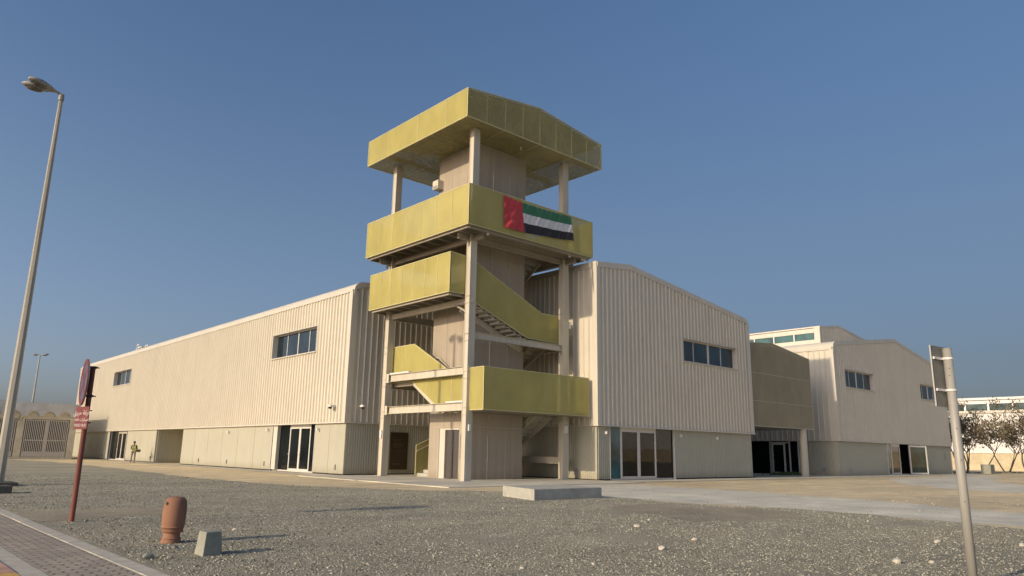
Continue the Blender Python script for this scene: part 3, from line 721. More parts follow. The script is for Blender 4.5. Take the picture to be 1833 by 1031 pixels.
# first landing
guard('guard_panel', rect(26.1,27.1,3.27,5.25), 'x', 21.9, [])
guard('guard_panel', rect(21.92,29.08,3.27,5.25), 'y', 26.1, even(21.92,29.08,7), label='shaded olive balcony front above the ground floor')
guard('guard_panel', rect(26.12,28.4,3.27,5.25), 'x', 29.08, even(26.1,28.4,2))
# bottom guard by the first steps
guard('guard_panel', [(23.45,0.1),(24.9,0.75),(24.9,2.25),(23.45,1.65)], 'y', 33.5, [])
g = MB(); g.bar((23.45,33.45,1.35),(24.9,33.45,1.95),0.04,0.04); g.bar((22.32,32.2,5.9),(22.32,29.6,4.5),0.04,0.04)
g.tube((22.85,32.1,6.15),(22.85,31.0,6.15),0.025,n=8); g.tube((22.85,31.0,6.15),(22.85,28.9,4.75),0.025,n=8); g.tube((22.85,32.1,5.75),(22.85,31.1,5.75),0.02,n=8); g.tube((22.85,31.1,5.75),(22.85,29.0,4.4),0.02,n=8)
g.build('handrail', M['trim'], T)
# canopy
cx0, cx1, cy0, cy1 = 20.57, 30.5, 26.27, 35.5; ZS, ZE, ZA, XA = 17.47, 18.98, 19.58, 25.5
guard('canopy_side', rect(cy0,cy1,ZS,ZE), 'x', cx0, [28.05,30.55,33.35], label='sunlit yellow perforated side of the canopy')
guard('canopy_side', [(cx0+.02,ZS),(cx1,ZS),(cx1,ZE),(XA,ZA),(cx0+.02,ZE)], 'y', cy0, even(cx0,cx1,8), mat='mesh_open', label='gabled see-through front of the canopy')
guard('canopy_side', rect(cy0+.02,cy1,ZS,ZE), 'x', cx1, even(cy0,cy1,4), mat='mesh_open'); guard('canopy_side', [(cx0+.02,ZS),(cx1-.02,ZS),(cx1-.02,ZE),(XA,ZA),(cx0+.02,ZE)], 'y', cy1, even(cx0,cx1,8), mat='mesh_open')
g = MB(); g.box(cx0+.03,cx1-.03,cy0+.03,cy1-.03,ZS,ZS+0.03); so = g.build('canopy_soffit', M['mesh_open'], T)
g = MB()
for x in even(cx0,cx1,4): g.box(x-.006,x+.006,cy0+.05,cy1-.05,ZS-0.008,ZS-0.001)
for y in even(cy0,cy1,3): g.box(cx0+.05,cx1-.05,y-.006,y+.006,ZS-0.012,ZS-0.009)
g.build('soffit_seam', M['mesh_frame'], so)
g = MB()
for s, xa, xb in ((0,cx0+.06,XA),(1,XA,cx1-.06)):
    za, zb = (ZE-.035, ZA-.035) if s == 0 else (ZA-.035, ZE-.035)
    n = 28
    for i in range(n):                                         # ribbed roof sheet laid over the purlins
        y = cy0+.08+(cy1-cy0-.16)*i/n; w = (cy1-cy0-.16)/n
        g.quad((xa,y,za),(xb,y,zb),(xb,y+w*.6,zb),(xa,y+w*.6,za)); g.quad((xa,y+w*.6,za),(xb,y+w*.6,zb),(xb,y+w*.75,zb-.04),(xa,y+w*.75,za-.04)); g.quad((xa,y+w*.75,za-.04),(xb,y+w*.75,zb-.04),(xb,y+w,zb),(xa,y+w,za))
g.build('canopy_roof', M['roof'], T)
g = MB()
for x in (21.0,22.5,24,25.5,27,28.5,30): 
    z = (ZE+(ZA-ZE)*(x-cx0)/(XA-cx0) if x < XA else ZA-(ZA-ZE)*(x-XA)/(cx1-XA))-0.3; isec(g, (x,cy0+.1,z),(x,cy1-.1,z),0.1,0.2)
for y in (26.9,30.2,33.8):
    isec(g, (cx0+.15,y,ZS+0.2),(cx1-.15,y,ZS+0.2),0.16,0.24)
    for x in (22.5,24,25.5,27,28.5): g.bar((x,y,ZS+0.3),(x,y,ZE-0.1),0.06,0.06); g.bar((x,y,ZS+0.3),(x+0.75,y,ZE-0.1),0.05,0.05); g.bar((x,y,ZS+0.3),(x-0.75,y,ZE-0.1),0.05,0.05)
g.build('canopy_truss', M['steel'], T)
g = MB(); g.tube((25.0,27.2,ZS),(25.0,27.2,ZS-0.18),0.05,n=10); g.build('canopy_light', M['white'], T)
for x in (22.1, 27.9, 28.9, 29.1):
    g = MB(); g.box(x-.06,x+.06,26.3,26.38,11.70,11.80); g.build('floodlight', M['white'], T)
# conduits and small boxes on the columns
for z in (13.9,15.2,16.2,9.0,5.6): MB().box(28.64,28.69,27.2,27.28,z,z+.05).build('pipe_clip', M['white'], T)
for q in ((28.70,28.86,27.15,27.3,8.0,8.35),(21.63,21.69,34.22,34.37,2.0,2.4),(22.09,22.14,27.2,27.32,2.3,2.6),(28.30,28.54,27.05,27.11,2.4,2.75),(21.84,21.96,27.05,27.11,2.3,2.6)): MB().box(*q).build('junction_box', M['white'], T)
MB().tube((28.67,27.24,0.1),(28.67,27.24,17.2),0.018,n=6).build('conduit', M['trim'], T)
g = MB(); g.tube((22.15,27.40,0.1),(22.15,27.40,17.3),0.045,n=8); g.build('drain_pipe', M['trim'], T)

# ================================================================= FLAG
def flag():
    nx, nz = 90, 34; mb = MB(); x0, x1 = 22.8, 27.65
    P_ = []
    for i in range(nx+1):
        u = i/nx; row = []
        for k in range(nz+1):
            v = k/nz                                  # 0 top, 1 bottom
            x = x0+(x1-x0)*u + (0.22*v*u) + (0.09*v if u < .3 else 0.03)
            top = 13.86+0.02*u - 0.05*math.sin(u*9)*0.4 - 0.10*math.sin(math.pi*u)**2; h = 1.66-0.34*u
            z = top - v*h
            red = max(0, 1-abs(u-0.12)/0.14)
            y = 26.055-0.012 - 0.035*(0.5+0.5*math.sin(u*38+v*5)) *(0.3+v) - 0.05*v*(0.5+0.5*math.sin(u*13+1)) - red*0.07*v*(0.5+0.5*math.sin(v*21+u*30)) - 0.012*math.sin(u*90+v*17)
            x += red*0.03*math.sin(v*19)
            row.append((x,y,z))
        P_.append(row)
    for i in range(nx):
        for k in range(nz):
            u = (i+.5)/nx; v = (k+.5)/nz
            mi = 0 if u < 0.268 else (1 if v < 0.34 else (2 if v < 0.67 else 3))
            mb.quad(P_[i][k], P_[i+1][k], P_[i+1][k+1], P_[i][k+1], mi=mi)
    return mb
def cloth(n, c): 
    mt = plain(n, c, 0.75, 0, 0.3, 0.1, 5); b = mt.node_tree.nodes['Principled BSDF']; b.inputs['Sheen Weight'].default_value = 0.2; return mt
fl = flag().build('flag', [cloth('flag_red',(0.50,0.045,0.055)), cloth('flag_green',(0.03,0.16,0.08)), cloth('flag_white',(0.62,0.62,0.62)), cloth('flag_black',(0.015,0.015,0.022))], None, smooth=True)
tag(fl, 'creased red, green, white and black flag hung on the upper deck railing', 'flag')

# ================================================================= SECOND BUILDING
def zr2(x):
    if x < 58.1: return 9.95+0.5*math.sqrt(max(0, 1-((58.1-x)/0.6)**2))
    if x < 70.0: return 10.45+(x-58.1)/11.9*1.55
    if x < 81.4: return 12.0-(x-70.0)/11.4*1.7
    return 9.8+0.5*math.sqrt(max(0, 1-((x-81.4)/0.6)**2))
RX2 = [57.5,57.52,57.58,57.7,57.9,58.1,62,66,70,75,81.4,81.7,81.9,81.98,82.0]
B = thing('hall', (57.5, 25.75, 0), 'grey-beige ribbed metal hall with a gabled front and raised rooflight, at the right', 'building')
S2 = 2.70
v1 = (59.3,64.8,6.95,8.35); v2 = (75.3,80.9,6.95,8.35)
corr('y', 25.75, -1, 57.75, 81.7, S2, lambda x: zr2(x)-0.28, holes=(v1,v2), broad=RX2).build('upper_wall', M['clad'], B)
corr('x', 57.5, -1, 26.0, 70, S2, 9.93, pitch=0.45, rib=0.04, depth=0.06).build('upper_wall', M['clad'], B)
g = MB(); g.quad((82,25.75,0),(82,70,0),(82,70,9.8),(82,25.75,9.8)); g.quad((57.5,70,0),(82,70,0),(82,70,9.8),(57.5,70,9.95)); g.build('upper_wall', M['clad'], B)
rf = MB(); fa = MB()
for a, b in zip(RX2, RX2[1:]):
    rf.quad((a,25.7,zr2(a)),(b,25.7,zr2(b)),(b,70,zr2(b)),(a,70,zr2(a)))
    za, zb = (9.55,9.55) if (b <= 57.9 or a >= 81.7) else (zr2(a)-FT, zr2(b)-FT)
    fa.prism([(a,25.65,min(za,zr2(a)-.05)),(b,25.65,min(zb,zr2(b)-.05)),(b,25.65,zr2(b)+.015),(a,25.65,zr2(a)+.015)], (0,0.10,0))
fa.box(57.42,57.5,25.7,70,9.75,9.97)
rf.build('roof', M['roof'], B); fa.build('fascia', M['trim'], B)
g = MB(); g.box(57.42,57.78,25.66,25.75,S2,10.0); g.box(57.44,57.5,25.75,26.05,S2,10.0); g.box(81.66,82.05,25.66,25.75,S2,9.9); g.box(57.4,82.05,25.62,25.748,S2-.07,S2-.001); g.box(57.4,57.55,25.75,69,S2-.07,S2-.001); g.build('corner_trim', M['trim'], B)
window(B, 'y', 25.75, -1, *v1, [(0.25,0.06),(0.5,0.2),(0.76,0.06)], label='four-pane ribbon window on the left of the hall front'); window(B, 'y', 25.75, -1, *v2, [(0.25,0.06),(0.5,0.2),(0.76,0.06)], label='four-pane ribbon window partly behind the grey sign')
def lowp(axis, c, a, b): return corr(axis, c, -1, a, b, 0.02, S2-0.02, pitch=0.2, depth=0.03, rib=0.06)
lowp('y', 25.86, 57.6, 66.7).build('lower_wall', M['lower'], B); lowp('y', 25.86, 74.6, 81.9).build('lower_wall', M['lower'], B)
corr('x', 57.6, -1, 25.88, 29.1, 0.02, S2-0.02, pitch=0.2, depth=0.03, rib=0.06).build('lower_wall', M['lower'], B)
entrance(B, 'y', 25.84, -1, 66.7, 74.6, S2-.03, [('teal',66.7,67.7),('leaf',67.7,69.6),('fixed',71.6,74.5)], 0.12)
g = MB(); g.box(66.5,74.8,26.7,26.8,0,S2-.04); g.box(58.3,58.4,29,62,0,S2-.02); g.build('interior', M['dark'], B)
# open door leaf swung outwards
g = MB(); a = Vector((71.2,25.7,0)); bdir = Vector((2.35,-0.55,0)); e = a+bdir
for p, q in ((a,a),(e,e)): g.tube((p.x,p.y,0.05),(p.x,p.y,2.55),0.075,n=4)
g.bar((a.x,a.y,2.48),(e.x,e.y,2.48),0.07,0.14); g.bar((a.x,a.y,0.12),(e.x,e.y,0.12),0.07,0.14)
dl = g.build('door', M['frame'], B); dl['label'] = 'glass door leaf standing open'
g = MB(); g.bar((a.x,a.y,1.3),(e.x,e.y,1.3),0.02,2.3); g.build('pane', M['green_glass'], dl); g = MB(); g.bar((e.x-.1,e.y-.06,1.1),(e.x-.1,e.y-.2,1.1),0.03,0.03); g.bar((e.x-.1,e.y-.2,1.1),(e.x-.3,e.y-.17,1.1),0.03,0.03); g.build('handle', M['white'], dl)
for q in ((59.0,59.4,25.80,25.85,0.3,0.6),(57.55,57.6,27.0,27.3,0.3,0.6),(80.3,80.7,25.8,25.85,1.3,2.0)): MB().box(*q).build('socket_box', M['lamphead'], B)
# glazed doors on the left end, under the link
g = MB(); g.box(57.62,57.66,29.1,62,0.02,S2-.02); en = g.build('glazed_wall', M['door_glass'], B)
g = MB()
for y in (29.15,29.9,31.6,33.4,36.5,40): g.box(57.55,57.7,y-.05,y+.05,0.02,S2-.02)
g.box(57.55,57.7,29.9,31.6,2.45,2.55); g.build('mullion', M['frame'], en)
g = MB(); 
for y0, y1 in ((30.25,30.37),(31.3,31.42)): g.box(57.46,57.54,y0,y1,0.05,2.45)
g.box(57.46,57.54,30.37,31.3,2.33,2.45); g.box(57.46,57.54,30.37,31.3,0.05,0.17); dd = g.build('door', M['frame'], B)
g = MB(); g.box(57.30,57.46,31.2,31.26,1.0,1.04); g.box(57.30,57.46,31.2,31.26,1.5,1.54); g.build('handle', M['white'], dd)
# raised rooflight
RL = MB(); corr_front = corr('y', 29.7, -1, 64.3, 75.3, 11.0, lambda x: 12.75+(x-64)/4*0.5 if x < 68 else 13.25-(x-68)/7.5*0.9, pitch=0.36, broad=[68]); 
ms = corr_front.build('rooflight', M['clad'], B)
g = MB(); g.box(64.0,64.1,29.65,66,12.35,12.8); g.box(64.0,64.1,29.65,66,11.2,11.72); g.box(63.95,64.32,29.62,30.15,11.0,12.85); g.prism([(64,29.6,12.75),(68,29.6,13.25),(75.5,29.6,12.35),(75.5,29.6,12.5),(68,29.6,13.42),(64,29.6,12.92)],(0,36.4,0)); g.build('rooflight_trim', M['trim'], ms)
g = MB(); g.box(64.08,64.12,30.1,66,11.7,12.36); g.build('rooflight_glass', glass('rooflight_glazing', (0.03,0.09,0.09), 0.08, 0.6), ms)
g = MB()
for y in even(30.1,66,18): g.box(63.99,64.1,y-.05,y+.05,11.72,12.35)
g.build('rooflight_bar', M['white'], ms)
g = MB(); g.quad((75.3,29.7,11),(75.3,66,11),(75.3,66,12.4),(75.3,29.7,12.4)); g.quad((64,66,11),(75.3,66,11),(75.3,66,12.4),(68,66,13.25),(64,66,12.8)); g.build('rooflight_wall', M['clad'], ms)
# cctv post on the eaves
g = MB(); g.tube((57.45,30.6,9.2),(57.2,30.6,9.5),0.03,n=6); g.build('eaves_bracket', M['lamphead'], B)

# link between the two buildings
Lk = thing('link_bridge', (49.3, 26, 0), 'perforated dull-beige link box raised between the two ribbed buildings', 'walkway')
guard('screen', [(44.9,3.38),(53.85,3.38),(53.85,8.62),(48.4,9.25),(44.9,8.95)], 'y', 25.98, even(44.9,53.85,6), th=0.05, mat='mesh_beige', fmat='mesh_beige_frame', par=Lk)
g = MB()
for z in (5.0+0.05, 6.95): g.box(44.92,53.83,25.94,25.952,z,z+.02)
g.build('screen_joint', M['mesh_beige_frame'], Lk)
guard('screen', rect(26.02,60,3.38,8.62), 'x', 53.85, even(26,60,20), th=0.05, mat='mesh_beige', fmat='mesh_beige_frame', par=Lk)
g = MB(); g.box(44.95,53.8,26.1,60,3.36,3.5); g.box(44.95,53.8,26.3,26.5,3.5,3.9); g.box(45,53.8,31,31.15,3.5,8.3); g.build('deck', M['lamphead'], Lk)
g = MB()
for x in even(44.9,53.85,6): g.bar((x,26.2,3.5),(x,26.2,8.5),0.1,0.1)
for z in (5.1,6.9): g.bar((44.95,26.15,z),(53.8,26.15,z),0.08,0.1)
g.build('screen_post', M['steel'], Lk)
g = MB(); g.quad((44.95,26.1,8.7),(48.4,26.1,9.0),(48.4,60,9.0),(44.95,60,8.7)); g.quad((48.4,26.1,9.0),(53.8,26.1,8.4),(53.8,60,8.4),(48.4,60,9.0)); g.build('deck_roof', M['roof'], Lk)
g = MB(); g.tube((52.65,26.25,0.02),(52.65,26.25,3.36),0.27,n=20); g.build('column', M['steel'], Lk, smooth=False)

# ================================================================= GATE WALL (left, far)
G = thing('gate_wall', (13, 84, 0), 'low cream building at far left with barred metal gates under a scalloped grey parapet', 'building')
g = MB(); 
gx = [(-8,-4),(1.9,2.9),(8.4,9.1),(13.0,13.55),(17.15,17.85)]
def wallz(a, b, z0, z1, y0=84, y1=84.35): g.box(a, b, y0, y1, z0, z1)
openings = [(4.4,8.0),(9.0,12.75),(13.35,17.15)]
xs = [-8]+[q for o in openings for q in o]+[17.75]
for i in range(0, len(xs), 2): wallz(xs[i], xs[i+1], 0, 4.9)
for a, b in openings: wallz(a, b, 3.75, 4.9); wallz(a, b, 0.0, 0.2)
g.box(17.4,17.75,84.35,94,0,5.0); g.box(-8,17.4,93.6,94,0,5.0); g.box(-8,17.4,84.35,93.6,4.9,5.0)
g.build('wall', M['gatewall'], G)
pp = [(-8,5.3),(-8,4.0)]                                       # scalloped hanging parapet
for c in (-6.5,-5,-3.5,-1.7,-0.2,1.3,3.1,4.6,6.1,7.9,9.4,10.9,12.42,13.93,15.3,16.6):
    w = 0.5
    pp.append((c-w, 4.02))
    for k in range(0, 11): 
        an = math.pi*(1-k/10); pp.append((c+w*math.cos(an), 4.02+0.45*math.sin(an)))
    pp.append((c+w, 4.02)) if False else None
pp = [q for q in pp if q] + [(17.85,4.0),(17.85,5.3)]
g = MB(); g.prism([(x,83.72,z) for x, z in pp], (0,0.279,0)); g.build('parapet', M['parapet'], G)
for a, b in openings:
    fr = MB(); a2, b2 = a+.12, b-.12; mid = (a2+b2)/2
    for x in (a2, mid-.06, mid+.06, b2): fr.box(x-.04,x+.04,84.02,84.1,0.22,3.7)
    for z in (0.22,0.62,1.72,3.62): fr.box(a2,b2,84.025,84.095,z,z+.08)
    fr.box(a2,b2,84.06,84.08,0.22,0.66)
    go = fr.build('gate', M['gatemetal'], G)
    br = MB(); n = 24
    for i in range(1, n):
        x = a2+(b2-a2)*i/n; br.box(x-.035,x+.035,84.03,84.07,0.62,3.62)
    br.build('bars', M['gatemetal'], go)
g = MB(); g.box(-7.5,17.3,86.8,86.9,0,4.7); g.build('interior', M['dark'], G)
g = MB(); g.box(13.2,13.4,83.98,84.0,3.75,3.82)
M['brown'] = plain('brown_letters', (0.16,0.10,0.06), 0.6)
def text_mesh(body, size, name, mat, mw, parent, org, ext=0.003, align='CENTER', bold=0.0, sx=1.0):
    cu = bpy.data.curves.new(name, 'FONT'); cu.body = body; cu.size = size; cu.extrude = ext; cu.align_x = align; cu.align_y = 'CENTER'; cu.offset = bold
    tmp = bpy.data.objects.new('tmp', cu); col.objects.link(tmp)
    bpy.context.view_layer.update()
    me = bpy.data.meshes.new_from_object(tmp.evaluated_get(bpy.context.evaluated_depsgraph_get()))
    bpy.data.objects.remove(tmp); bpy.data.curves.remove(cu)
    me.transform(Matrix.Diagonal((sx,1,1,1))); me.transform(mw); me.transform(Matrix.Translation(-Vector(org)))
    me.materials.clear(); me.materials.append(mat); me.name = name
    o = bpy.data.objects.new(name, me); col.objects.link(o); o.parent = parent; o['_o'] = org
    return o
def facing(pos, az):
    """text plane whose face looks along azimuth az (degrees)"""
    n = Vector((math.cos(R(az)), math.sin(R(az)), 0)); x = Vector((0,0,1)).cross(n)
    mm = Matrix.Identity(4)
    for i in range(3): mm[i][0] = x[i]; mm[i][1] = (0,0,1)[i]; mm[i][2] = n[i]; mm[i][3] = pos[i]
    return mm
text_mesh('\u0664\u0668', 0.55, 'house_number', M['brown'], facing((13.05,83.98,3.75), -90), G, G['_o'])

# pale roof beyond the gate wall
FB = thing('shed', (8, 120, 0), 'pale flat-roofed shed showing above the gate wall at far left', 'building')
g = MB(); g.box(-20,17.3,120,140,0,6.7); g.build('wall', M['gatewall'], FB)
g = MB(); g.box(-20.3,17.6,119.6,140,6.7,7.15); g.build('roof', M['parapet'], FB)
g = MB(); g.tube((17.0,121,7.2),(17.0,121,9.6),0.04,n=6); g.build('antenna', M['lamphead'], FB)
g = MB(); g.box(18.6,21.2,110,116,0,6.02); sh = g.build('cabin', M['parapet'], None); tag(sh, 'small pale block roof showing just left of the far lamp pole foot', 'building'); sh['_o'] = (0,0,0)

# ================================================================= LAMPS
LP = thing('street_lamp', (4.3, 30.1, 0), 'tall grey street lamp with two lantern heads beside the lot', 'street lamp')
g = MB(); g.tube((4.3,30.1,0.1),(4.3,30.1,14.0),0.165,0.07,n=8); g.build('pole', M['lampgrey'], LP)
g = MB(); g.tube((4.3,30.1,13.9),(4.3,30.1,14.15),0.10,0.09,n=10); g.tube((4.3,30.1,14.1),(4.12,30.06,14.19),0.05,n=8); g.build('bracket', M['lamphead'], LP)
def lamp_head(org, az, parent, s=1.0, tilt=6):
    d = Vector((math.cos(R(az))*math.cos(R(tilt)), math.sin(R(az))*math.cos(R(tilt)), math.sin(R(tilt)))); side = Vector((0,0,1)).cross(d).normalized(); u = d.cross(side)
    sec = [(0.0,0.03,0.035,0.03),(0.25,0.10,0.06,0.05),(0.50,0.20,0.12,0.11),(0.80,0.26,0.15,0.12),(1.05,0.22,0.12,0.10),(1.2,0.10,0.06,0.05),(1.24,0.02,0.02,0.02)]
    g = MB(); n = 16; k = 0; rings = []
    for t_, w, h1, h2 in sec:
        ring = []
        for i in range(n):
            a = 2*math.pi*i/n; y = w*math.cos(a); z = (h1 if math.sin(a) > 0 else h2)*math.sin(a)
            g.v.append(tuple(Vector(org)+(d*t_+side*y+u*z)*s)); 
        rings.append(k); k += n
    for a, b in zip(rings, rings[1:]):
        for i in range(n): j = (i+1) % n; g.f.append((a+i,a+j,b+j,b+i)); g.m.append(0)
    g.f.append(tuple(range(n))); g.m.append(0); g.f.append(tuple(reversed(range(rings[-1], rings[-1]+n)))); g.m.append(0)
    h = g.build('lantern', M['lamphead'], parent, smooth=True)
    g = MB(); c = Vector(org)+(d*0.76-u*0.112)*s
    g.v = []; nn = 18
    for zz, rr_ in ((0,1.0),(-0.05,0.85),(-0.08,0.4)):
        for i in range(nn):
            a = 2*math.pi*i/nn; g.v.append(tuple(c+(d*(0.30*rr_*math.cos(a))+side*(0.165*rr_*math.sin(a))+u*zz)*s))
    for q in range(2):
        for i in range(nn): j = (i+1) % nn; g.f.append((q*nn+i,q*nn+j,(q+1)*nn+j,(q+1)*nn+i)); g.m.append(0)
    g.f.append(tuple(range(2*nn,3*nn))); g.m.append(0)
    g.build('lens', M['lampglass'], h, smooth=True)
lamp_head((4.15,30.15,14.2), 165, LP, 0.92, 5); lamp_head((4.2,29.9,14.08), 200, LP, 0.92, 5)
g = MB(); g.box(3.7,4.75,29.3,30.6,0.0,0.12); g.build('footing', M['darkblock'], LP)
g = MB(); g.box(3.2,3.93,25.0,25.6,0.0,0.22); kb = g.build('concrete_block', M['darkblock'], None, bevel=0.02); tag(kb, 'dark low concrete block at the left frame edge near the street lamp foot', 'concrete block')
LQ = thing('street_lamp', (20.9, 128, 0), 'thin distant street lamp with twin heads behind the gate wall', 'street lamp')
g = MB(); g.tube((20.9,128,0),(20.9,128,14.4),0.17,0.09,n=8); g.build('pole', M['lampgrey'], LQ)
lamp_head((20.9,128,14.35), -20, LQ, 0.95, 12); lamp_head((20.9,128,14.4), 160, LQ, 0.8, 2)

# ================================================================= NO-STOPPING SIGN
SX, SY = 3.41, 15.49
NS = thing('no_stopping_sign', (SX, SY, 0), 'faded round blue and red no-stopping sign with a red plate, on a rusty red pole', 'traffic sign')
g = MB(); g.tube((SX,SY,-0.05),(SX,SY,2.78),0.045,n=14); g.build('pole', M['redpole'], NS, smooth=False)
def disc(r0_, r1_, x, cy, cz, n=48, th=0.006):
    g = MB(); k = n
    for i in range(n):
        a, b = 2*math.pi*i/n, 2*math.pi*(i+1)/n
        if r0_ <= 0: g.quad((x,cy,cz),(x,cy+r1_*math.cos(a),cz+r1_*math.sin(a)),(x,cy+r1_*math.cos(b),cz+r1_*math.sin(b)))
        else: g.quad((x,cy+r0_*math.cos(a),cz+r0_*math.sin(a)),(x,cy+r1_*math.cos(a),cz+r1_*math.sin(a)),(x,cy+r1_*math.cos(b),cz+r1_*math.sin(b)),(x,cy+r0_*math.cos(b),cz+r0_*math.sin(b)))
    return g
dy, dz, dx = SY+0.02, 2.505, SX-0.115
g = MB(); g.tube((dx,dy,dz),(dx+0.02,dy,dz),0.43,n=48); sd = g.build('sign_disc', M['signback'], NS)
disc(0,0.43,dx-0.003,dy,dz).build('blue_field', M['signblue'], sd)
disc(0.345,0.43,dx-0.007,dy,dz).build('red_ring', M['signred'], sd)
g = MB()
for s in (1,-1): g.bar((dx-0.0055-(0.001 if s > 0 else 0),dy-0.25*s,dz-0.25),(dx-0.0055-(0.001 if s > 0 else 0),dy+0.25*s,dz+0.25),0.001,0.075)
g.build('red_cross', M['signred'], sd)
for o in [sd]+list(sd.children):
    o.data.transform(Matrix.Rotation(R(-4.5), 4, 'Z'))
g = MB()
for z in (2.78,2.25): g.box(SX-0.1,SX+0.06,SY-0.05,SY+0.05,z-.02,z+.02); g.tube((SX+0.05,SY,z),(SX+0.11,SY,z),0.012,n=6)
for z in (1.98,1.76): g.tube((SX,SY,z),(SX+0.07,SY-0.06,z),0.012,n=6)
g.build('clamp', M['black'], NS)
az = 201; nrm = Vector((math.cos(R(az)), math.sin(R(az)), 0)); sdv = Vector((0,0,1)).cross(nrm)
pc = Vector((SX,SY,1.845))+nrm*0.065+sdv*-0.03
g = MB(); g.bar(pc-sdv*0.19, pc+sdv*0.19, 0.012, 0.41); pl_ = g.build('plate', M['signred'], NS)
M['letters'] = plain('white_lettering', (0.55,0.48,0.45), 0.5)
AR1 = ''.join(reversed(['\ufeed'][:0]+['\ufecf','\ufeae','\ufed3','\ufe94',' ','\ufea3','\ufeae','\ufef3','\ufed6']))
AR2 = ''.join(reversed(['\ufeb3','\ufef4','\ufe8e','\ufead','\ufe8d','\ufe95',' ','\ufed3','\ufed8','\ufec2']))
for body, z, sz in ((AR1,0.09,0.115),(AR2,-0.03,0.082),('FA252 HL01',-0.135,0.068)):
    text_mesh(body, sz, 'lettering', M['letters'], facing(pc+nrm*0.0075+Vector((0,0,z)), az), pl_, NS['_o'], 0.001, bold=0.0012)

# ================================================================= GREY SIGN (seen from behind)
PX, PY = 9.468, 2.894
BS = thing('road_sign', (PX, PY, 0), 'grey metal sign plate seen from the back on a galvanised pole, right foreground', 'traffic sign')
g = MB(); g.tube((PX,PY,-0.05),(PX,PY,2.61),0.049,n=24); g.tube((PX,PY,2.61),(PX,PY,2.618),0.052,n=24); po = g.build('pole', M['galv'], BS, smooth=False)
for p in po.data.polygons: p.use_smooth = len(p.vertices) == 4
d = Vector((math.cos(R(-8.5)), math.sin(R(-8.5)), 0)); nn = Vector((-d.y, d.x, 0)); c = Vector((PX,PY,2.295))+nn*0.068-d*0.03
g = MB(); g.bar(c-d*0.215, c+d*0.215, 0.006, 0.70); g.build('plate', M['signback'], BS)
for k in (-1,1): MB().bar(c+d*0.214*k, c+d*0.218*k, 0.016, 0.70).build('plate_rim', M['galv'], BS)
for z in (2.50, 2.135):
    g = MB(); q = Vector((c.x,c.y,z))-nn*0.016; g.bar(q-d*0.19, q+d*0.15, 0.018, 0.028); 
    g.tube((PX,PY,z-0.012),(PX,PY,z+0.012),0.056,n=20); g.build('clamp', M['white'], BS)
g = MB()
for z, a in ((2.38,200),(2.30,190),(1.7,205),(1.35,215),(0.9,200)):
    g.tube((PX+0.048*math.cos(R(a)),PY+0.048*math.sin(R(a)),z),(PX+0.0515*math.cos(R(a)),PY+0.0515*math.sin(R(a)),z),0.008,n=6)
g.build('rust_spot', M['brown'], BS)

# ================================================================= SMALL THINGS ON THE LOT
M['tilt'] = Matrix.Rotation(R(3.0), 3, 'Y')
M.pop('tilt'); tl = Matrix.Rotation(R(1.6), 3, 'Y')
prof = [(0.175,0),(0.182,0.02),(0.160,0.070),(0.160,0.0705),(0.172,0.071),(0.172,0.082),(0.156,0.083),(0.150,0.098),(0.146,0.152),(0.146,0.1525),(0.176,0.158),(0.188,0.18),(0.191,0.222),(0.200,0.2225),(0.200,0.234),(0.194,0.2345),(0.197,0.245),(0.204,0.30),(0.208,0.38),(0.207,0.46),(0.200,0.53),(0.188,0.585),(0.165,0.622),(0.125,0.642),(0.06,0.650),(0.01,0.651)]
prof = [(r_*0.77 if r_ > 0.02 else r_, z_) for r_, z_ in prof]
g = MB(); g.lathe(prof, (3.81,11.42,0.0), 40, tilt=tl); bo = g.build('pot', M['terracotta'], None, smooth=True); tag(bo, 'terracotta vase-shaped post standing upside down on the gravel', 'clay pot'); bo.name = 'clay_pot'
ho = MB(); p = Vector((3.81,11.42,0))+tl@Vector((-0.143,-0.058,0.555)); ho.tube(p+Vector((0.03,0.01,0)), p+Vector((-0.004,-0.0018,0)), 0.022, n=12); o = ho.build('drain_hole', M['black'], None); o.parent = bo
bt = [(3.67,10.10),(3.667,9.779),(3.945,9.845),(3.945,10.12)]; tp = [(3.70,10.06),(3.695,9.80),(3.915,9.855),(3.91,10.06)]
g = MB(); n = 0
g.v = [(x,y,-0.02) for x, y in bt]+[(x,y,0.30) for x, y in tp]; g.f = [(3,2,1,0),(4,5,6,7),(0,1,5,4),(1,2,6,5),(2,3,7,6),(3,0,4,7)]; g.m = [0]*6
cb = g.build('concrete_marker', M['concrete_dark'], None, bevel=0.012); tag(cb, 'tapered grey concrete block on the gravel just right of the clay post', 'concrete block')
g = MB(); g.v = [(15.85,17.85,-0.02),(15.2,15.75,-0.02),(18.15,15.75,-0.02),(18.45,17.85,-0.02),(15.85,17.85,0.33),(15.2,15.75,0.33),(18.15,15.75,0.33),(18.45,17.85,0.33)]
g.f = [(3,2,1,0),(4,5,6,7),(0,1,5,4),(1,2,6,5),(2,3,7,6),(3,0,4,7)]; g.m = [0]*6
pb = g.build('concrete_plinth', M['concrete'], None, bevel=0.015); tag(pb, 'low wide pale concrete plinth on the gravel in front of the stair tower', 'plinth')

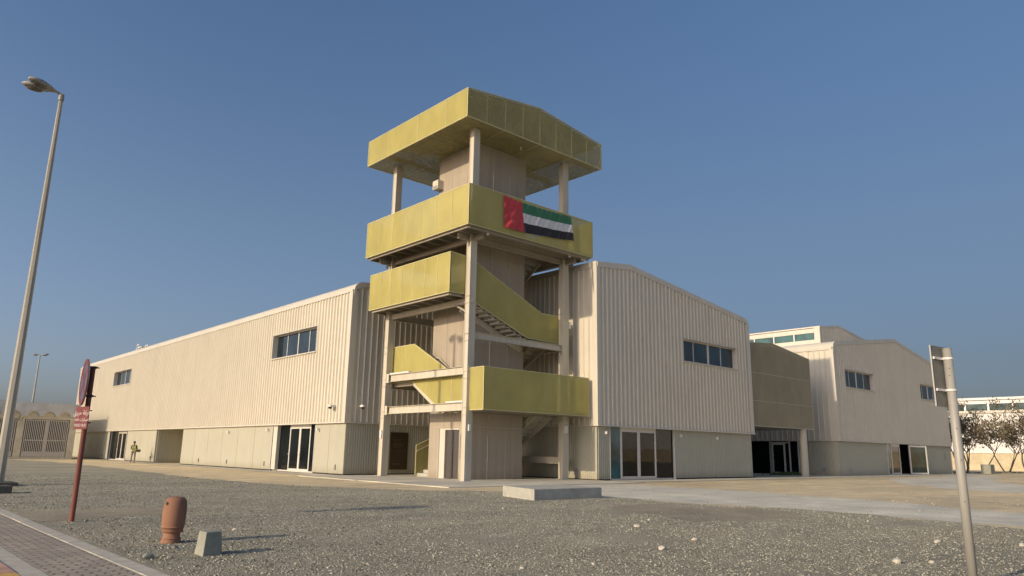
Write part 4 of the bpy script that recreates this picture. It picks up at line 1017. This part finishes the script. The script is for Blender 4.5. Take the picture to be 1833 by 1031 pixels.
ROCKS = [(11.51,9.13,.05,'pale rock on the grey lot below the plinth, larger of a loose pair'),(9.13,6.79,.055,'white rock alone in the middle foreground gravel'),(10.63,4.12,.06,'largest white rock left of the leaning grey signpost foot'),(11.02,3.84,.035,'small white rock nearest the grey signpost foot'),(12.9,9.9,.035,'small pale rock behind the loose pair on the grey lot'),(10.56,7.21,.045,'tan rock right of the lone white foreground rock'),
 (7.22,6.4,.03,'flat pale chip at the bottom frame edge, right of centre'),(6.28,6.7,.03,'pale chip at the bottom frame edge, centre'),(13.77,4.67,.05,'tan rock by the grey signpost, farther back on the gravel'),(3.64,10.72,.04,'flat stone at the foot of the clay post'),(3.08,9.99,.06,'broken concrete lump between the paving edge and the clay post'),(3.30,9.85,.035,'small broken lump beside the paving edge lump'),(14.48,3.66,.05,'tan rock at the right frame edge on the gravel'),(12.31,13.84,.04,'pale rock on the gravel just below the plinth'),
 (5.19,12.53,.035,'pale chip near the shadow right of the concrete marker'),(3.62,15.38,.035,'stone at the foot of the red signpost')]
for i, (x, y, s, lab) in enumerate(ROCKS):
    bm = bmesh.new(); bmesh.ops.create_icosphere(bm, subdivisions=2, radius=s); rr = random.Random(i*7+1); q = [Vector((rr.uniform(-1,1),rr.uniform(-1,1),rr.uniform(-1,1))).normalized() for _ in range(9)]; hh = [rr.uniform(0.6,0.9) for _ in q]
    for v in bm.verts:
        n_ = v.co.normalized(); sc = 1.0
        for a_, h_ in zip(q, hh):
            dd_ = n_.dot(a_)
            if dd_ > h_: sc = min(sc, h_/dd_)
        v.co = Vector((n_.x*1.25, n_.y, n_.z*0.72))*s*sc*1.1
    me = bpy.data.meshes.new('rock'); bm.to_mesh(me); bm.free(); me.materials.append(M['palestones'] if i not in (9,10,11,15) else M['concrete_dark'])
    o = bpy.data.objects.new('rock', me); col.objects.link(o); o.location = (x,y,0.012+s*0.4); o.rotation_euler = (0,0,rr.uniform(0,6)); tag(o, lab, 'rock', 'loose rocks on the lot')

# ================================================================= PERSON
def skin_obj(name, joints, edges, radii, mat, parent, org, root=0, sub=2):
    me = bpy.data.meshes.new(name); me.from_pydata([tuple(Vector(p)) for p in joints], edges, []); me.update()
    o = bpy.data.objects.new(name, me); col.objects.link(o); o.parent = parent
    sk = o.modifiers.new('skin', 'SKIN'); sk.use_smooth_shade = True
    for i, v in enumerate(me.skin_vertices[0].data): 
        rr = radii[i]; v.radius = rr if isinstance(rr, tuple) else (rr, rr); v.use_root = (i == root)
    sb = o.modifiers.new('sub', 'SUBSURF'); sb.levels = sub; sb.render_levels = sub
    me.materials.append(mat); o['_o'] = org; return o
M['skin'] = plain('skin', (0.22,0.12,0.07), 0.6); M['hair'] = plain('black_cap', (0.015,0.013,0.012), 0.8)
M['vest'] = plain('hi_vis_vest', (0.42,0.46,0.06), 0.6); M['band'] = plain('reflective_band', (0.68,0.72,0.40), 0.4); M['trouser'] = plain('grey_trousers', (0.26,0.235,0.20), 0.85); M['shirt'] = plain('olive_shirt', (0.12,0.13,0.06), 0.85); M['shoe'] = plain('shoe', (0.03,0.028,0.025), 0.6)
PE = thing('person', (19.15, 69.0, 0.02), 'worker in yellow-green vest and grey trousers looking down by the long warehouse wall', 'person')
PE.rotation_euler = (0,0,R(-105-90))     # built facing +Y, then turned to look towards the lot
J = [(0,0,0.93),(0,0.01,1.08),(0,0.02,1.25),(0,0.01,1.40),(0,0.04,1.49),      # pelvis, waist, chest, shoulders, neck
     (0.10,0,0.88),(0.12,0.03,0.50),(0.13,-0.01,0.09),(0.14,0.14,0.045),      # leg
     (-0.10,0,0.88),(-0.12,0.05,0.50),(-0.13,0.08,0.09),(-0.15,0.24,0.045),
     (0.17,0.01,1.39),(0.22,0.04,1.14),(0.14,0.26,1.08),(0.10,0.32,1.07),     # arms
     (-0.17,0.01,1.39),(-0.23,0.05,1.13),(-0.21,0.26,1.02),(-0.20,0.33,1.00),(0,0.06,1.56)]
E_ = [(0,1),(1,2),(2,3),(3,4),(0,5),(5,6),(6,7),(7,8),(0,9),(9,10),(10,11),(11,12),(3,13),(13,14),(14,15),(15,16),(3,17),(17,18),(18,19),(19,20),(4,21)]
RD = [(0.15,0.11),(0.14,0.10),(0.155,0.11),(0.12,0.08),0.055,0.088,0.06,0.045,0.035,0.088,0.06,0.045,0.035,0.065,0.048,0.038,0.034,0.065,0.048,0.038,0.034,0.05]
body = skin_obj('body', J, E_, RD, M['skin'], PE, PE['_o'])
skin_obj('shirt', [J[k] for k in (1,2,3,13,14,15,17,18,19)], [(0,1),(1,2),(2,3),(3,4),(4,5),(2,6),(6,7),(7,8)], [(0.15,0.11),(0.165,0.12),(0.135,0.09),0.075,0.06,0.05,0.075,0.06,0.05], M['shirt'], PE, PE['_o'])
skin_obj('trousers', [J[k] for k in (0,5,6,7,9,10,11)], [(0,1),(1,2),(2,3),(0,4),(4,5),(5,6)], [(0.165,0.125),0.105,0.08,0.068,0.105,0.08,0.068], M['trouser'], PE, PE['_o'])
vs = skin_obj('vest', [(0,0.0,0.90),(0,0.01,1.08),(0,0.02,1.25),(0,0.01,1.40)], [(0,1),(1,2),(2,3)], [(0.175,0.135),(0.17,0.13),(0.18,0.135),(0.13,0.10)], M['vest'], PE, PE['_o'])
def local(mb, name, mat, par, smooth=True):
    o = mb.build(name, mat, None, smooth=smooth); o.parent = par; o['_o'] = PE['_o']; return o
g = MB()
for z in (0.94, 1.06):
    k = len(g.v); n = 24
    for zz in (z, z+0.055):
        for i in range(n): a = 2*math.pi*i/n; g.v.append((0.196*math.cos(a), 0.008+0.152*math.sin(a), zz))
    for i in range(n): jn = (i+1) % n; g.f.append((k+i,k+jn,k+n+jn,k+n+i)); g.m.append(0)
for x in (0.09,-0.09): g.bar((x,0.145,1.12),(x,0.11,1.42),0.04,0.012)
local(g, 'reflective_band', M['band'], vs)
hd = MB(); tm = Matrix.Rotation(R(-28), 3, 'X')
hd.lathe([(0.02,-0.115),(0.05,-0.105),(0.066,-0.07),(0.076,-0.02),(0.079,0.03),(0.070,0.075),(0.045,0.105),(0.012,0.115)], (0,0.08,1.64), 20, tilt=tm); 
def off(v): return tuple(Vector((0,0.08,1.64))+tm@Vector(v))
hd.tube(off((0,0.07,-0.005)), off((0,0.105,-0.03)), 0.010, 0.018, n=8)
hd.tube(off((0.078,0.0,-0.01)), off((0.092,-0.005,-0.012)), 0.026, 0.022, n=8); hd.tube(off((-0.078,0.0,-0.01)), off((-0.092,-0.005,-0.012)), 0.026, 0.022, n=8)
ho_ = local(hd, 'head', M['skin'], PE)
fc = MB()
for x in (0.028,-0.028): fc.tube(off((x,0.068,0.01)), off((x,0.078,0.01)), 0.009, n=8)
fc.bar(off((-0.02,0.072,-0.062)), off((0.02,0.072,-0.062)), 0.008, 0.008); local(fc, 'face_details', M['hair'], ho_, False)
hr = MB(); hr.lathe([(0.084,-0.02),(0.092,0.03),(0.078,0.09),(0.05,0.118),(0.012,0.128)], (0,0.07,1.645), 20, tilt=tm); local(hr, 'hair', M['hair'], PE)
for sx_ in (1,-1):
    hx = 0.10 if sx_ > 0 else -0.20; hy, hz = (0.32,1.05) if sx_ > 0 else (0.34,1.00)
    hj = [(hx,hy,hz),(hx-0.02*sx_,hy+0.05,hz-0.01)]; he = [(0,1)]; hrd = [0.03,0.032]
    for k, (dx_, L) in enumerate(((-0.030,0.062),(-0.010,0.072),(0.010,0.068),(0.030,0.05))):
        b0 = len(hj); hj += [(hx+dx_,hy+0.085,hz-0.012),(hx+dx_*0.9,hy+0.085+L*0.6,hz-0.03),(hx+dx_*0.85,hy+0.085+L*0.75,hz-0.055)]; he += [(1,b0),(b0,b0+1),(b0+1,b0+2)]; hrd += [0.010,0.009,0.008]
    b0 = len(hj); hj += [(hx-0.045*sx_,hy+0.05,hz+0.01),(hx-0.055*sx_,hy+0.085,hz+0.0)]; he += [(1,b0),(b0,b0+1)]; hrd += [0.011,0.009]
    skin_obj('hand', hj, he, hrd, M['skin'], PE, PE['_o'], sub=1)
for x, y in ((0.135,0.04),(-0.135,0.13)):
    g = MB(); g.v = [(x-.045,y-.10,0),(x+.045,y-.10,0),(x+.05,y+.06,0),(x-.05,y+.06,0),(x-.035,y+.17,0),(x+.035,y+.17,0),(x-.04,y-.09,.10),(x+.04,y-.09,.10),(x+.04,y+.02,.09),(x-.04,y+.02,.09),(x-.03,y+.15,.04),(x+.03,y+.15,.04)]
    g.f = [(0,3,2,1),(3,4,5,2),(0,1,7,6),(6,7,8,9),(9,8,11,10),(10,11,5,4),(1,2,8,7),(2,5,11,8),(0,6,9,3),(3,9,10,4)]; g.m = [0]*10; local(g, 'shoe', M['shoe'], PE, False)
# toolbox held in front
ux = Matrix.Rotation(R(-195), 3, 'Z'); c0 = Vector(PE['_o'])+ux@Vector((-0.30,0.46,0.98))
TB = thing('toolbox', tuple(c0), 'small dark toolbox held in front of the worker in the yellow-green vest', 'toolbox')
g = MB(); g.box(c0.x-.2,c0.x+.2,c0.y-.11,c0.y+.11,c0.z-.12,c0.z+.06); g.build('case', M['brown'], TB, bevel=0.015); g = MB(); g.box(c0.x-.205,c0.x+.205,c0.y-.115,c0.y+.115,c0.z+.062,c0.z+.10); g.build('lid', M['vest'], TB, bevel=0.01)
g = MB(); g.tube(c0+Vector((-.08,0,.1)), c0+Vector((-.08,0,.14)), .01, n=6); g.tube(c0+Vector((.08,0,.1)), c0+Vector((.08,0,.14)), .01, n=6); g.tube(c0+Vector((-.08,0,.14)), c0+Vector((.08,0,.14)), .012, n=6); g.build('handle', M['black'], TB)

# ================================================================= FAR RIGHT: BUILDING, TREES
FR = thing('depot', (122, 10, 0), 'distant white ribbed depot with a long window band, behind the trees at right', 'building')
corr('x', 122, -1, -60, 60, 2.4, 8.0, pitch=0.5, depth=0.06, rib=0.12).build('upper_wall', M['farwhite'], FR)
g = MB(); g.box(121.9,122.3,-60,60,0,2.34); g.build('lower_wall', M['farwall'], FR)
g = MB(); g.box(121.7,122.1,-60,60,8.0,8.35); g.box(121.8,122.2,-60,60,2.34,2.42,); g.build('ledge', M['trim'], FR)
g = MB(); g.quad((122,-60,8.36),(130,-60,8.9),(130,60,8.9),(122,60,8.36)); g.box(122.6,140,-60,60,9.35,9.9); g.prism([(122.3,-60,9.9),(122.3,-60,10.2),(131,-60,10.9),(140,-60,10.2),(140,-60,9.9)],(0,120,0)); g.build('roof', M['farwhite'], FR)
g = MB(); g.box(122.8,122.9,-60,60,8.5,9.36); wn = g.build('window_band', glass('far_glazing',(0.06,0.09,0.09),0.1,0.5), FR)
g = MB()
for y in even(-60,60,40): g.box(122.7,122.8,y-.12,y+.12,8.4,9.36)
g.build('mullion', M['farwhite'], wn)

def leaf_mat():
    mt, t, b = new_mat('dry_foliage')
    gm = node(t, 'ShaderNodeNewGeometry'); t.links.new(ramp(t, gm.outputs['Random Per Island'], [(0,(0.09,0.065,0.045)),(0.45,(0.16,0.13,0.08)),(0.8,(0.17,0.16,0.09)),(1.0,(0.28,0.24,0.16))]), b.inputs['Base Color'])
    b.inputs['Roughness'].default_value = 0.8; return mt
M['leaf'] = leaf_mat(); M['bark'] = plain('bark', (0.20,0.165,0.12), 0.9, nz=0.3)
def tree(x, y, h, seed, label, lean=(0,0), stems=3, nl=1500):
    rr = random.Random(seed); Tn = thing('tree', (x,y,0), label, 'tree', 'scrubby trees before the white depot')
    g = MB(); tips = []
    def grow(p, d, L, r, lev):
        n = 4; q = Vector(p)
        for i in range(n):
            d = (d+Vector((rr.uniform(-.2,.2),rr.uniform(-.2,.2),rr.uniform(-.05,.16)))).normalized(); e = q+d*(L/n); g.tube(q, e, r*(1-i/n*0.45), r*(1-(i+1)/n*0.45), n=6 if lev < 2 else 4, caps=False); q = e
            if lev >= 2: tips.append(q.copy())
            if 0 < lev < 4 and i in (1,2) and rr.random() < .75:
                a = rr.uniform(0,6.28); grow(q, (d*.6+Vector((math.cos(a),math.sin(a),rr.uniform(-.2,.3)))*.8).normalized(), L*rr.uniform(.35,.6), r*.45, lev+1)
        if lev < 4:
            for k in range(2 if lev else 3):
                a = rr.uniform(0,6.28); grow(q, (d*rr.uniform(.6,1.0)+Vector((math.cos(a),math.sin(a),rr.uniform(-.2,.3)))*0.6).normalized(), L*rr.uniform(.6,.9), r*.55, lev+1)
    for k in range(stems):
        a = 6.28*k/stems+rr.uniform(-.6,.6); sp = 0.1 if stems == 1 else .38; grow((x+.2*math.cos(a),y+.2*math.sin(a),-.05), Vector((lean[0]+math.cos(a)*sp,lean[1]+math.sin(a)*sp,1)).normalized(), h*rr.uniform(.24,.34), rr.uniform(.07,.12), 0)
    g.build('trunk', M['bark'], Tn)
    cl = [rr.choice(tips) for _ in range(70)]; verts = []; faces = []
    for i in range(nl):
        c = (rr.choice(cl) if rr.random() < .72 else rr.choice(tips))+Vector((rr.gauss(0,.30),rr.gauss(0,.30),rr.gauss(-.08,.28)))
        if c.z > h*1.05 or c.z < h*.14: continue
        s_ = rr.uniform(.07,.17); a = Vector((rr.uniform(-1,1),rr.uniform(-1,1),rr.uniform(-1.4,.1))).normalized(); b = a.cross(Vector((rr.uniform(-1,1),rr.uniform(-1,1),rr.uniform(-1,1)))).normalized()
        k = len(verts); verts += [c-a*s_*1.5, c+b*s_*.55, c+a*s_*1.5, c-b*s_*.55]; faces.append((k,k+1,k+2,k+3))
    me = bpy.data.meshes.new('crown'); me.from_pydata([tuple(v-Vector((x,y,0))) for v in verts], [], faces); me.update(); me.materials.append(M['leaf'])
    o = bpy.data.objects.new('crown', me); col.objects.link(o); o.parent = Tn
tree(90.5, 27.2, 8.0, 3, 'bushy many-stemmed tree nearest the grey-beige hall, left of the row', stems=6, nl=2300)
tree(97.0, 27.4, 8.3, 8, 'single curved-trunk tree in the middle of the scrubby row', lean=(0.1,-0.25), stems=1, nl=1150)
tree(100.5, 25.9, 8.2, 14, 'thin-stemmed tree second from the right frame edge', lean=(0,-0.1), stems=3, nl=1250)
tree(103.5, 24.6, 8.0, 21, 'leaning tree cut by the right frame edge', lean=(0,-0.2), stems=3, nl=1250)
g = MB(); g.box(89.7,91.1,24.6,25.5,0,0.95); o = g.build('debris_crate', M['concrete_dark'], None, bevel=0.03); tag(o, 'dark square block under the bushy tree at right', 'concrete block')
g = MB()
for i in range(26):
    x = 88+random.uniform(0,22); y = 27.5-(x-88)*0.22+random.uniform(-.6,.6); r_ = random.uniform(.15,.4)
    g.lathe([(r_,0),(r_*.8,r_*.35),(r_*.3,r_*.5)], (x,y,0), 7)
tag(g.build('litter_heap', M['leaf'], None), 'low heap of dry litter along the foot of the trees', 'leaf litter', kind='stuff')

# scrub on the far side of the road, behind the viewer: only the door glass mirrors it
rr = random.Random(9); hv, hf = [], []
for i in range(9000):
    t_ = rr.random(); bx_, by_ = -40+190*t_, -52+6*math.sin(t_*20)+rr.gauss(0,1.2); top_ = 5.2+1.3*math.sin(t_*47)+0.8*math.sin(t_*110)
    c = Vector((bx_, by_, rr.uniform(0,1)**0.7*top_)); a = Vector((rr.uniform(-1,1),rr.uniform(-1,1),rr.uniform(-1,1))).normalized(); b = a.cross(Vector((rr.uniform(-1,1),rr.uniform(-1,1),rr.uniform(-1,1)))).normalized(); q_ = rr.uniform(.3,.7); k = len(hv)
    hv += [c-a*q_, c+b*q_*.7, c+a*q_, c-b*q_*.7]; hf.append((k,k+1,k+2,k+3))
me = bpy.data.meshes.new('hedge'); me.from_pydata(hv, [], hf); me.materials.append(plain('hedge_leaf', (0.03,0.035,0.02), 0.8)); o = bpy.data.objects.new('hedge', me); col.objects.link(o); tag(o, 'dark scrub hedge across the road, mirrored in the entrance glass', 'hedge', kind='stuff')

# soft weeds in the shade under the link
wv, wf = [], []
rr = random.Random(5)
for i in range(700):
    x = rr.gauss(54.5,0.9); y = rr.gauss(28.6,0.35); h_ = rr.uniform(.08,.3); a = rr.uniform(0,3.14); k = len(wv)
    wv += [(x-.04*math.cos(a),y-.04*math.sin(a),0.02),(x+.04*math.cos(a),y+.04*math.sin(a),0.02),(x+rr.uniform(-.1,.1),y+rr.uniform(-.1,.1),0.02+h_)]; wf.append((k,k+1,k+2))
me = bpy.data.meshes.new('weeds'); me.from_pydata(wv, [], wf); me.materials.append(plain('weed_green',(0.06,0.10,0.03),0.8)); o = bpy.data.objects.new('weeds', me); col.objects.link(o); tag(o, 'dark green weeds growing in the shade under the link box', 'weeds', kind='stuff')

for o in bpy.data.objects:
    if '_o' in o.keys(): del o['_o']
